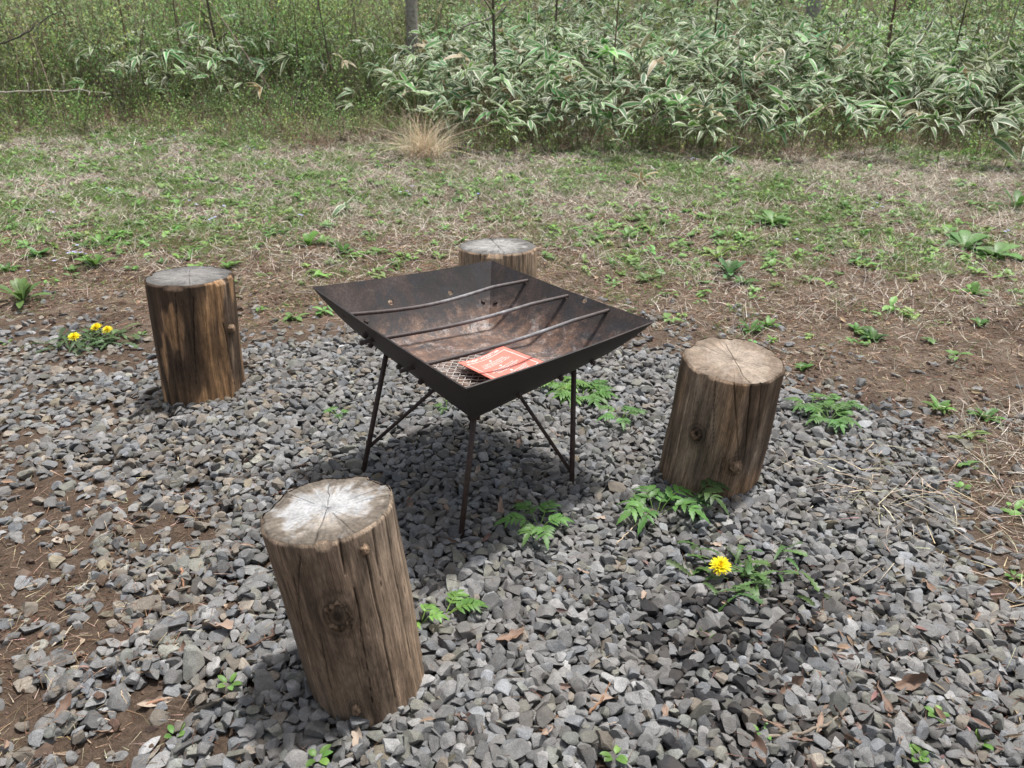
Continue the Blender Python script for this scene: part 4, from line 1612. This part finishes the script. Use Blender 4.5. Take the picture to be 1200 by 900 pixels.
tree(1062, 18.5, .22, 9., (.02, .0), 'dim slanting tree trunk deep in the wood at right', (.12, .1, .085), 700, 'tree', .45, 'tree', lsize=(.06, .11), seed=6, limbs=14)
tree(692, 20.5, .3, 9.5, (.0, .0), 'dim grey tree trunk deep in the wood right of the middle', (.16, .145, .13), 700, 'tree', .45, 'tree', lsize=(.06, .11), seed=7, limbs=14)
SAP = [(586, 9.9, .045, 3.6, (-.02, .0), 'dark straight sapling rising through the middle of the bamboo grass', darkish),
       (718, 10.2, .032, 3.0, (-.03, .02), 'thin brown sapling right of the dark straight one', brownish),
       (834, 13.5, .045, 4.0, (.0, .0), 'thin dark pole sapling in front of the dull brown trunk', darkish),
       (1027, 11.2, .05, 3.4, (-.02, .02), 'reddish brown sapling standing out of the bamboo grass on the right', (.13, .075, .055)),
       (1098, 10.8, .035, 2.8, (.05, .0), 'thin leaning sapling with bright young leaves at right', (.09, .07, .05)),
       (1152, 10.6, .03, 2.6, (.06, .0), 'pale bent stem at the right among young leaves', (.26, .22, .18)),
       (270, 11.8, .04, 3.4, (-.06, .0), 'dark sapling leaning left above the left bamboo grass', darkish),
       (222, 12.2, .035, 3.6, (.02, .0), 'slim grey brown sapling at left behind the leaning dark one', brownish),
       (165, 11.4, .035, 3.2, (-.05, .0), 'reddish thin sapling in the left brush', (.15, .09, .065)),
       (45, 11.0, .03, 2.8, (-.12, .0), 'strongly left-leaning sapling at the left end of the brush', darkish),
       (322, 13., .03, 3.2, (.03, .0), 'slender sapling in the brush between the left bamboo grass and the grey trunk', brownish),
       (395, 10.9, .028, 2.6, (-.05, .0), 'thin dark sapling before the grey trunk', darkish),
       (436, 11.2, .025, 2.4, (-.04, .0), 'thin pale sapling close to the left of the grey trunk', (.22, .19, .14)),
       (648, 14.5, .05, 4.2, (.03, .0), 'grey sapling far back between the straight and thin saplings', (.12, .1, .085)),
       (985, 13.5, .04, 3.2, (-.04, .0), 'dark crooked sapling right of the mottled trunk', darkish)]
for k, (px, y, dia, H, lean, lab, colr) in enumerate(SAP):
    tree(px, y, dia * [1, .8, .7, .85, .7, .8][k % 6], H, (lean[0] * 1.6 + [0, .03, -.04, .02, -.02][k % 5], lean[1]), lab, colr, 300, crown_from=.15, seed=10 + k, limbs=11)
# single shrubs at the front of the brush
SHR = [(30, 150, .9, 'low bright green shrub at the far left foot of the brush'), (95, 158, .8, 'bushy green shrub under the fallen pale branch'), (150, 140, 1.2, 'loose green shrub left of the left bamboo grass'),
       (350, 128, 1.3, 'thin twiggy shrub right of the left bamboo grass'), (400, 135, 1.3, 'yellow green shrub before the grey trunk'), (440, 132, 1.1, 'light green shrub at the left end of the thicket'),
       (1120, 110, 1.5, 'fresh yellow green shrub over the bamboo grass on the right'), (1175, 112, 1.6, 'tall fresh green shrub at the right edge'), (1065, 98, 1.5, 'yellow green shrub beside the reddish sapling'),
       (845, 172, .5, 'low green shrub at the foot of the thicket, right of centre'), (758, 176, .45, 'small green shrub at the foot of the thicket near the middle')]
for k, (px, py, H, lab) in enumerate(SHR):
    p = gpt(px, py)
    rr = np.random.default_rng(300 + k)
    st, (V, F, cc, u) = brush(p[:1], p[1:2], [H], rr, nst=(9, 13), lf=40, leafc=(.15, .24, .07), spread=.6)
    root = empty('shrub', p)
    tag(root, lab, 'shrub')
    mk('foliage', V - p, F, M['leaf'], root, False, cc, u)
    st.build('stems', M['twig'], root, off=p)

# branches lying or leaning in the brush
for pts_px, rad, colr, lab in (
        ([(-20, 109, 9.9), (25, 106, 9.95), (60, 107, 9.9), (90, 105, 9.95), (130, 111, 10.0)], .009, (.42, .38, .34), 'pale bare branch lying across the left brush'),
        ([(-10, 55, 10.6), (25, 42, 10.6), (50, 25, 10.7), (75, 10, 10.8)], .011, (.085, .075, .066), 'dark bare branch leaning in the upper left brush'),
        ([(535, 38, 11.5), (545, 31, 11.5), (575, 22, 11.5), (600, 2, 11.6), (612, -12, 11.6)], .012, (.2, .18, .165), 'grey crooked branch behind the dark straight sapling'),
        ([(855, 122, 9.6), (885, 108, 9.7), (915, 90, 9.8), (940, 75, 9.9)], .011, (.12, .1, .08), 'dark thin branch slanting over the bamboo grass'),
        ([(745, 165, 8.75), (760, 150, 8.85), (772, 128, 8.95)], .009, (.22, .2, .17), 'short grey branch leaning on the thicket front')):
    W = []
    for px, py, yy in pts_px:
        d = ray(px, py)
        W.append(np.array([0, 0, CAM_H]) + d * (yy / d[1]))
    W = np.array(W)
    tt = np.linspace(0, len(W) - 1, 14)
    W = np.stack([np.interp(tt, np.arange(len(W)), W[:, q]) for q in range(3)], -1)
    W += rng.normal(0, .006, W.shape)
    mb = MB()
    add_tube(mb, W - W[0], np.linspace(rad, rad * .5, 14), 7, colr)
    for q in (4, 8, 11):
        e = W[q] - W[0]
        dv = unit(rng.normal(size=3) + np.array([0, 0, .6])) * rng.uniform(.12, .3)
        add_tube(mb, [e, e + dv * .5 + rng.normal(0, .01, 3), e + dv], [rad * .5, rad * .35, rad * .2], 5, colr)
    o = mb.build('bare_branch', M['bark'], None, True)
    o.location = W[0]
    tag(o, lab, 'branch')

# tussocks of dead grass
for px, py, nb, h, w_, colr, lab in ((497, 186, 800, .72, .2, (.62, .52, .38), 'straw coloured dead grass tussock at the left end of the thicket'),
                                     (872, 178, 420, .5, .3, (.38, .31, .24), 'grey brown drooping tussock under the thicket right of centre'),
                                     (256, 124, 200, .35, .16, (.5, .44, .36), 'small pale tussock below the left bamboo grass'),
                                     (838, 92, 300, .8, .3, (.27, .235, .2), 'heap of grey dead stems on top of the thicket'),
                                     (372, 172, 160, .6, .35, (.26, .19, .13), 'clump of upright brown dead stems left of the straw tussock')):
    p = gpt(px, py) if py > 100 else np.array([2.6, 10.4, float(gz(2.6, 10.4))])
    P = np.stack([rng.normal(0, w_ * .35, nb), rng.normal(0, w_ * .35, nb), np.full(nb, -.005)], -1)
    D = rand_dir(nb, .72, 1.)
    V, F, cc = blades(P, D, rng.uniform(.5, 1.1, nb) * h, rng.uniform(.003, .0055, nb), rng.uniform(.2, 1.0, nb), vary(colr, nb, .25), 6)
    o = mk('dry_grass_tussock', V, F, M['dry'], col=cc)
    o.location = p
    tag(o, lab, 'dead grass')


# ------------------------------------------------------------------ single weeds and flowers
def surf(px, py):
    p = G(px, py)
    for _ in range(5):
        p = G(px, py, float(top_z(p[0], p[1])))
    return p


def rosette(px, py, n, L, W, prof, colr, label, up=(.1, .6), name='weed', droop=.35, segs=8, group=None, cat='weed'):
    p = surf(px, py)
    a = np.arange(n) / n * 2 * PI + rng.normal(0, .3, n)
    el = rng.uniform(*up, n)
    D = np.stack([np.cos(a), np.sin(a), el], -1)
    P = np.stack([np.cos(a) * .006, np.sin(a) * .006, np.full(n, .0)], -1)
    l = L * rng.uniform(.65, 1.1, n)
    V, F, cc, u = leaves(P, D, np.tile([0, 0, 1.], (n, 1)), l, W * rng.uniform(.8, 1.15, n), droop, segs, prof, .3, vary(colr, n, .15, .05))
    o = mk(name, V, F, M['weed'], smooth=True, col=cc, u=u)
    o.location = p
    tag(o, label, cat, group)
    return o


def pinnate(px, py, nst, L, leaflet, colr, label, spread=1.0, pairs=5, name='leafy_weed', rise=.5, az0=None):
    """stems carrying pairs of toothed leaflets"""
    p = surf(px, py)
    root = empty(name, p)
    tag(root, label, 'weed')
    st, A = MB(), dict(P=[], D=[], L=[], W=[], c=[])
    for s in range(nst):
        az = (s / nst * 2 * PI if az0 is None else az0 + (s - nst / 2) * .5) + rng.normal(0, .35)
        o = np.array([math.cos(az), math.sin(az), 0])
        ln = .62 * L * rng.uniform(.6, 1.1)
        t = np.linspace(0, 1, 7)
        pts = np.outer(t, o * ln * spread) + np.outer(np.sin(t * 1.9), [0, 0, ln * rise]) + o * .008
        add_tube(st, pts, np.linspace(.0016, .0008, 7), 5, np.asarray(colr) * np.array([1.25, 1.05, 1.]))
        bc = vary(colr, 1, .15, .05)[0]
        tan = unit(np.gradient(pts, axis=0))
        for q in range(1, pairs + 1):
            f = .25 + .7 * q / pairs
            pp = np.array([np.interp(f, t, pts[:, k]) for k in range(3)])
            tg = np.array([np.interp(f, t, tan[:, k]) for k in range(3)])
            sd_ = unit(np.cross(tg, [0, 0, 1]))
            for sg in (-1, 1):
                A['P'].append(pp)
                A['D'].append(unit(tg * .65 + sd_ * sg + [0, 0, .1]))
                A['L'].append(.72 * leaflet * (1.15 - .5 * abs(f - .55)) * rng.uniform(.75, 1.2))
                A['c'].append(bc * rng.uniform(.85, 1.2))
        A['P'].append(pts[-1])
        A['D'].append(tan[-1])
        A['L'].append(leaflet * .95)
        A['c'].append(bc)
    Ar = {k: np.array(v) for k, v in A.items() if v}
    n = len(Ar['P'])
    V, F, cc, u = leaves(Ar['P'], Ar['D'], np.tile([0, 0, 1.], (n, 1)) + rng.normal(0, .15, (n, 3)), Ar['L'], Ar['L'] * .42, .3, 9, 'saw', .25, Ar['c'])
    mk('leaves', V, F, M['weed'], root, True, cc, u)
    st.build('stems', M['twig'], root, True)
    return root


def dandelion(px, py, nl, L, flowers, label, colr=(.085, .155, .05), sprawl=1.):
    p = surf(px, py)
    root = empty('dandelion', p)
    tag(root, label, 'dandelion')
    a = rng.uniform(0, 2 * PI, nl)
    D = np.stack([np.cos(a), np.sin(a) * .9, rng.uniform(.15, .8, nl)], -1)
    P = np.stack([rng.normal(0, .035 * sprawl, nl), rng.normal(0, .03 * sprawl, nl), rng.uniform(0, .015, nl)], -1)
    l = L * rng.uniform(.55, 1.1, nl)
    V, F, cc, u = leaves(P, D, np.tile([0, 0, 1.], (nl, 1)) + rng.normal(0, .25, (nl, 3)), l, l * rng.uniform(.24, .34, nl), rng.uniform(.25, .6, nl), 12, 'lobed', .35, vary(colr, nl, .18, .06))
    mk('leaves', V, F, M['weed'], root, True, cc, u)
    for fx, fy, hgt, dia in flowers:
        # head at the photo's spot, at height hgt above the plant
        h = G(fx, fy, p[2] + hgt) - p
        mb = MB()
        np_ = 0
        facing = unit(np.array([rng.normal() * .15, -.35, 1.]))
        e1 = unit(np.cross(facing, [1, 0, 0.3]))
        e2 = np.cross(facing, e1)
        for ring, (nn, ln, el) in enumerate(((34, .5, .12), (30, .44, .42), (24, .34, .8), (16, .22, 1.4), (9, .12, 2.5))):
            aa = np.arange(nn) / nn * 2 * PI + rng.normal(0, .08, nn) + ring
            d = np.cos(aa)[:, None] * e1 + np.sin(aa)[:, None] * e2 + (el + rng.normal(0, .08, nn))[:, None] * facing
            V, F, cc, u = leaves(np.tile(h + facing * .002 * ring, (nn, 1)), d, np.tile(facing, (nn, 1)), dia * ln * rng.uniform(.9, 1.1, nn), dia * .075, 0, 3, 'spoon', .1,
                                 vary((.9, .74, .015) if ring < 3 else (.88, .66, .01), nn, .07, .03))
            mb.add(V, F, cc)
        fl = mb.build('flower', M['petal'], root)
        sm = MB()
        t = np.linspace(0, 1, 6)
        q = np.outer(t, h) + np.outer(np.sin(t * PI), [0, 0, .01])
        add_tube(sm, q, .0018, 6, (.2, .22, .1))
        add_tube(sm, [h - facing * .008, h - facing * .003, h + facing * .001], [.003, .006, .007], 8, (.1, .16, .05))
        sm.build('stalk', M['twig'], fl, True)
    return root


dandelion(105, 402, 80, .12, [(87, 395, .05, .054), (113, 384, .06, .054), (126, 387, .055, .05)], 'dandelion with three yellow flowers left of the dark brown log stool', (.085, .14, .055), 2.4)
dandelion(872, 672, 46, .09, [(844, 664, .045, .06)], 'dandelion with one yellow flower on the gravel before the right-hand log stool', (.085, .16, .05), 2.3)

leafg, brightg = (.095, .2, .05), (.135, .26, .06)
pinnate(632, 618, 6, .125, .05, leafg, 'small toothed green weed on the gravel behind the front leg of the fire pit', pairs=4)
pinnate(768, 606, 7, .155, .066, leafg, 'toothed green weed at the foot of the right-hand log stool', pairs=3, rise=.75)
pinnate(806, 590, 3, .13, .07, (.075, .15, .05), 'dark leafed sprig pressed against the right-hand log stool', pairs=3, rise=.9, az0=-.4)
pinnate(682, 466, 14, .17, .055, leafg, 'bright green leafy weed patch under the right leg of the fire pit', pairs=5, rise=.4)
pinnate(728, 492, 5, .10, .042, leafg, 'low toothed weed between the fire pit and the right-hand log stool', pairs=4)
pinnate(655, 452, 7, .12, .042, brightg, 'green weed behind the right leg of the fire pit', pairs=5, rise=.35)
pinnate(972, 492, 9, .15, .045, (.085, .18, .05), 'wide green weed at the gravel edge right of the tan topped log', pairs=6, rise=.35)
pinnate(985, 475, 6, .12, .032, leafg, 'feathery weed behind the wide one at the gravel edge', pairs=6, rise=.3)
pinnate(950, 480, 5, .11, .035, leafg, 'narrow leaved weed close to the right of the tan topped log', pairs=5, rise=.5)
pinnate(520, 722, 3, .11, .042, brightg, 'bright weed at the right side of the nearest log stool', pairs=4, rise=.4, az0=.6)
pinnate(492, 730, 4, .07, .034, brightg, 'small bright sprig tucked against the nearest log stool', pairs=3, rise=.8)
pinnate(395, 486, 4, .06, .026, leafg, 'little sprig on the gravel left of the fire pit', pairs=3)
pinnate(523, 480, 4, .06, .03, leafg, 'little sprig under the fire pit beside the left brace', pairs=3, rise=.8)
for px, py, lab in ((372, 888, 'small seedling at the foot of the photo below the nearest log'), (893, 857, 'tiny seedling in the gravel low at right of middle'),
                    (1098, 838, 'leafy seedling in the lower right gravel'), (1082, 884, 'seedling at the bottom right edge of the gravel'), (1188, 676, 'seedling at the right edge of the gravel'),
                    (1075, 888, 'paired seedling at the very bottom right'), (720, 886, 'seedling at the bottom middle of the gravel'), (1128, 572, 'seedling in the straw right of the gravel'),
                    (990, 548, 'seedling beneath the straw bits right of the tan topped log'), (268, 802, 'seedling left of the nearest log stool'), (205, 862, 'seedling in the bare lower left soil'),
                    (830, 745, 'tiny sprout by the charcoal'), (1148, 870, 'sprout near the bottom right corner'), (165, 392, 'sprig right of the three-flowered dandelion'),
                    (8, 402, 'yellow green sprig at the left edge of the gravel')):
    rosette(px, py, 5, .032, .015, 'oval', brightg, lab, (.3, 1.0), 'seedling', .3, 5, cat='seedling')

BIG = [(27, 352, 13, .17, .04, (.12, .2, .06), 'large pale rosette weed on the soil at far left'), (46, 300, 16, .12, .03, leafg, 'bushy rosette weed above the far left one'),
       (112, 312, 11, .14, .04, brightg, 'upright broad leaved weed left of the dark log stool'), (84, 318, 12, .08, .022, leafg, 'small weed with blue flowers beside the upright broad leaved one'),
       (8, 318, 9, .10, .028, leafg, 'weed cut by the left edge of the photo'), (118, 287, 10, .11, .035, brightg, 'broad leaved weed behind the upright one'),
       (362, 288, 12, .15, .045, brightg, 'bright broad leaved weed behind the left rim of the fire pit'), (403, 296, 9, .1, .04, leafg, 'round leaved weed just left of the far log stool'),
       (320, 276, 9, .09, .03, leafg, 'weed on the soil between the dark log and the bright weed'), (268, 313, 8, .08, .026, brightg, 'green weed just behind the dark log stool top'),
       (855, 322, 16, .15, .04, (.11, .22, .09), 'blue green weed clump behind the right-hand log stool'), (870, 333, 12, .11, .03, leafg, 'low clump in front of the blue green one'),
       (840, 302, 9, .16, .04, (.2, .3, .07), 'yellow green upright weed behind the blue green clump'), (1024, 398, 14, .09, .028, (.07, .15, .045), 'dark rosette weed on the right-hand soil'),
       (1005, 388, 9, .07, .024, leafg, 'small weed left of the dark rosette'), (905, 262, 14, .2, .07, (.14, .26, .08), 'large leaved plant on the grass right of the far log'),
       (1130, 290, 16, .2, .09, (.13, .25, .08), 'large round leaved plant near the right edge'), (1165, 300, 13, .18, .08, (.15, .27, .09), 'round leaved plant right of the largest one'),
       (1108, 275, 10, .14, .06, brightg, 'leafy plant behind the round leaved ones'), (1190, 245, 8, .25, .05, leafg, 'upright leaf spray at the right edge of the grass'),
       (880, 388, 10, .09, .03, leafg, 'weed patch behind the top of the tan topped log'), (900, 382, 10, .08, .026, brightg, 'weed patch right of the tan topped log top'),
       (1100, 480, 9, .08, .026, brightg, 'weed on the soil right of the gravel edge'), (1155, 490, 10, .08, .026, leafg, 'weed on the right-hand soil near the frame edge'),
       (940, 432, 8, .06, .022, leafg, 'small weed at the corner of the gravel by the tan topped log'), (1148, 380, 9, .07, .025, leafg, 'weed on the dug soil at right'),
       (735, 278, 11, .1, .035, brightg, 'green weed on the grass right of the far log stool'), (700, 282, 10, .1, .03, leafg, 'weed beside the far log stool'),
       (520, 270, 12, .09, .02, brightg, 'grassy weed left of the far log stool'), (690, 258, 9, .1, .04, brightg, 'bright weed behind the far log stool'),
       (240, 258, 10, .1, .03, leafg, 'weed on the grass behind the dark log'), (190, 308, 8, .06, .02, leafg, 'tiny weed just left of the dark log top'),
       (1140, 345, 8, .09, .04, brightg, 'weed between the round leaved plants and the dug soil'), (990, 245, 9, .12, .045, (.13, .23, .08), 'leafy plant on the pale grass at right')]
for px, py, nl, L, W, colr, lab in BIG:
    rosette(px, py, nl, L, W, 'spoon' if W > .034 else 'lance', colr, lab, (.2, .9) if W > .055 else (.35, 2.0 if W > .036 else 1.3), droop=.3, segs=7)

# little blue wild flowers
for k, (px, py) in enumerate([(78, 310), (84, 303), (96, 305), (30, 323), (165, 165), (200, 166), (208, 166), (246, 126), (247, 263), (268, 248), (222, 248), (475, 232), (482, 228), (560, 236), (290, 178), (313, 195),
                              (1012, 184), (1113, 195), (819, 194), (1030, 248), (1172, 278), (930, 285), (60, 258), (130, 228), (45, 182), (352, 262)]):
    for q in range(rng.integers(1, 4)):
        p = gpt(px, py) + rng.normal(0, .035, 3) * [1, 1, 0]
        c0 = np.array([0, 0, rng.uniform(.03, .07)])
        aa = np.arange(5) / 5 * 2 * PI + rng.random()
        mb = MB()
        V, F, cc, u = leaves(np.tile(c0, (5, 1)), np.stack([np.cos(aa), np.sin(aa), np.full(5, .35)], -1), np.tile([0, 0, 1.], (5, 1)), .014, .012, .1, 2, 'oval', .1, vary((.44, .45, .74), 5, .1))
        mb.add(V, F, cc)
        add_tube(mb, [c0 * 0, c0 * .5, c0], .0012, 4, (.1, .17, .05))
        o = mb.build('wild_flower', M['petal'])
        o.location = p
        tag(o, 'tiny pale blue wild flower in the grass', 'wild flower', 'pale blue wild flowers in the grass')

# ------------------------------------------------------------------ dead leaves, twigs and straws on the gravel
leaf_meshes = []
for k in range(7):
    rr = np.random.default_rng(60 + k)
    n_, m_ = 9, 6
    a, b = np.meshgrid(np.linspace(0, 1, n_), np.linspace(-1, 1, m_), indexing='ij')
    w0 = (.5 * np.sin(PI * np.clip(a * .94 + .03, 0, 1)) ** .7) * (.32 if k < 4 else .16) * (1 + .22 * rr.normal(size=a.shape) * (np.abs(b) > .9))
    X = a - .5
    Y = b * w0
    Zl = .22 * (b * b) * w0 * 2.2 + rr.uniform(.1, .5) * (a - .5) ** 2 + .035 * rr.normal(size=a.shape) + rr.uniform(-.25, .25) * b * (a - .5)
    i, j = np.meshgrid(np.arange(n_ - 1), np.arange(m_ - 1), indexing='ij')
    F = np.stack([i * m_ + j, (i + 1) * m_ + j, (i + 1) * m_ + j + 1, i * m_ + j + 1], -1).reshape(-1, 4)
    leaf_meshes.append(mk('dead_leaf', np.stack([X, Y, Zl], -1), F, M['dead'], smooth=True, link=False))
leaf_px = [(586, 596, .07), (612, 592, .07), (560, 552, .05), (700, 610, .05), (685, 672, .05), (670, 700, .04), (992, 710, .055), (1010, 708, .04), (928, 808, .11), (890, 880, .07), (1068, 800, .09),
           (960, 848, .06), (1034, 820, .07), (985, 840, .05), (545, 842, .05), (160, 738, .06), (215, 770, .07), (255, 735, .08), (130, 860, .07), (230, 605, .06), (290, 640, .05), (222, 540, .0),
           (690, 468, .0), (610, 520, .07), (570, 520, .06), (648, 508, .05), (745, 505, .05), (880, 690, .04), (835, 640, .05), (640, 860, .05), (705, 822, .09), (1090, 690, .05),
           (850, 708, .05), (905, 850, .05), (335, 596, .04), (40, 590, .04), (75, 830, .06), (525, 600, .05), (480, 590, .05), (1120, 770, .06), (1170, 800, .05), (1040, 760, .04), (780, 838, .04),
           (598, 748, .09), (418, 866, .05), (755, 700, .04), (940, 870, .07), (1000, 870, .06), (212, 690, .05), (270, 700, .05), (182, 825, .08), (320, 745, .05)]
for k, (px, py, s) in enumerate(leaf_px):
    if s == 0:
        continue
    s = min(s, .075)
    p = surf(px, py)
    o = bpy.data.objects.new('dead_leaf', leaf_meshes[k % 7])
    COL.objects.link(o)
    o.location = p + np.array([0, 0, .004])
    o.rotation_euler = (rng.normal(0, .35), rng.normal(0, .3), rng.uniform(0, 2 * PI))
    o.scale = (s, s * rng.uniform(.8, 1.3), s)
    tag(o, 'curled brown dead leaf lying on the gravel', 'dead leaf', 'dead leaves on the gravel')


def stick(pts, rad, colr, label, name, cat, group=None):
    W = np.array([surf(*q) + np.array([0, 0, .006]) for q in pts])
    tt = np.linspace(0, len(W) - 1, 4 * len(W))
    W = np.stack([np.interp(tt, np.arange(len(W)), W[:, q]) for q in range(3)], -1)
    W[:, 2] = np.convolve(np.pad(W[:, 2], 2, mode='edge'), np.ones(5) / 5, 'valid')
    W[:, :2] += rng.normal(0, .0012, (len(W), 2))
    mb = MB()
    add_tube(mb, W - W[0], np.linspace(rad, rad * .6, len(W)), 6, colr)
    o = mb.build(name, M['twig'], None, True)
    o.location = W[0]
    tag(o, label, cat, group)


stick([(890, 866), (940, 862), (975, 850), (992, 832)], .0042, (.2, .165, .13), 'grey brown twig lying low at the right of the gravel', 'twig', 'twig')
stick([(722, 640), (740, 622), (757, 606)], .0022, (.42, .34, .24), 'pale straw beside the toothed weed at the right log', 'straw', 'straw')
stick([(975, 694), (1000, 684), (1030, 664)], .002, (.25, .2, .15), 'thin grey straw right of the single dandelion', 'straw', 'straw')
stick([(208, 535), (214, 552), (220, 567)], .003, (.5, .4, .27), 'pale straw on the gravel below the dark log stool', 'straw', 'straw')
stick([(575, 756), (600, 750), (615, 744)], .003, (.17, .1, .06), 'brown twig on the gravel right of the nearest log', 'twig', 'twig')
stick([(690, 838), (705, 822), (715, 800)], .0035, (.2, .115, .07), 'reddish strip of bark in the bottom middle gravel', 'bark_strip', 'bark')
stick([(213, 668), (214, 680), (215, 692)], .0045, (.3, .17, .11), 'reddish bark strip left of the nearest log', 'bark_strip', 'bark')
stick([(168, 828), (185, 824), (200, 820)], .0045, (.32, .18, .12), 'pinkish bark strip in the lower left gravel', 'bark_strip', 'bark')
stick([(62, 760), (80, 742), (100, 716)], .0022, (.42, .36, .28), 'pale straw in the lower left soil', 'straw', 'straw')
stick([(140, 800), (142, 815), (150, 828)], .002, (.4, .32, .24), 'thin bent straw in the lower left corner', 'straw', 'straw')
stick([(270, 770), (300, 756), (322, 746)], .004, (.09, .055, .04), 'dark twig against the nearest log stool', 'twig', 'twig')
stick([(690, 317), (722, 306)], .006, (.1, .07, .05), 'short dark stick on the grass right of the far log', 'twig', 'twig')
# loose straws over the right-hand edge of the gravel: a tangle
x, y = scatter(520, .9, 2.2, 1.3, 2.7, lambda x, y: np.exp(-(((x - 1.22) / .22) ** 2 + ((y - 2.18) / .2) ** 2)) + .6 * np.exp(-(((x - 1.6) / .22) ** 2 + ((y - 2.0) / .3) ** 2)) + .25 * np.exp(-(((x - 1.4) / .2) ** 2 + ((y - 1.65) / .3) ** 2)))
n = len(x)
P = np.stack([x, y, top_z(x, y) + rng.uniform(.002, .012, n)], -1)
V, F, cc = blades(P, rand_dir(n, -.08, .16), rng.uniform(.04, .17, n), rng.uniform(.002, .0036, n), rng.uniform(-.1, .3, n), vary((.5, .42, .31), n, .2), 4)
o = mk('loose_straw', V, F, M['dry'], col=cc)
tag(o, 'tangle of pale straws over the right edge of the gravel', 'straw', kind='stuff')
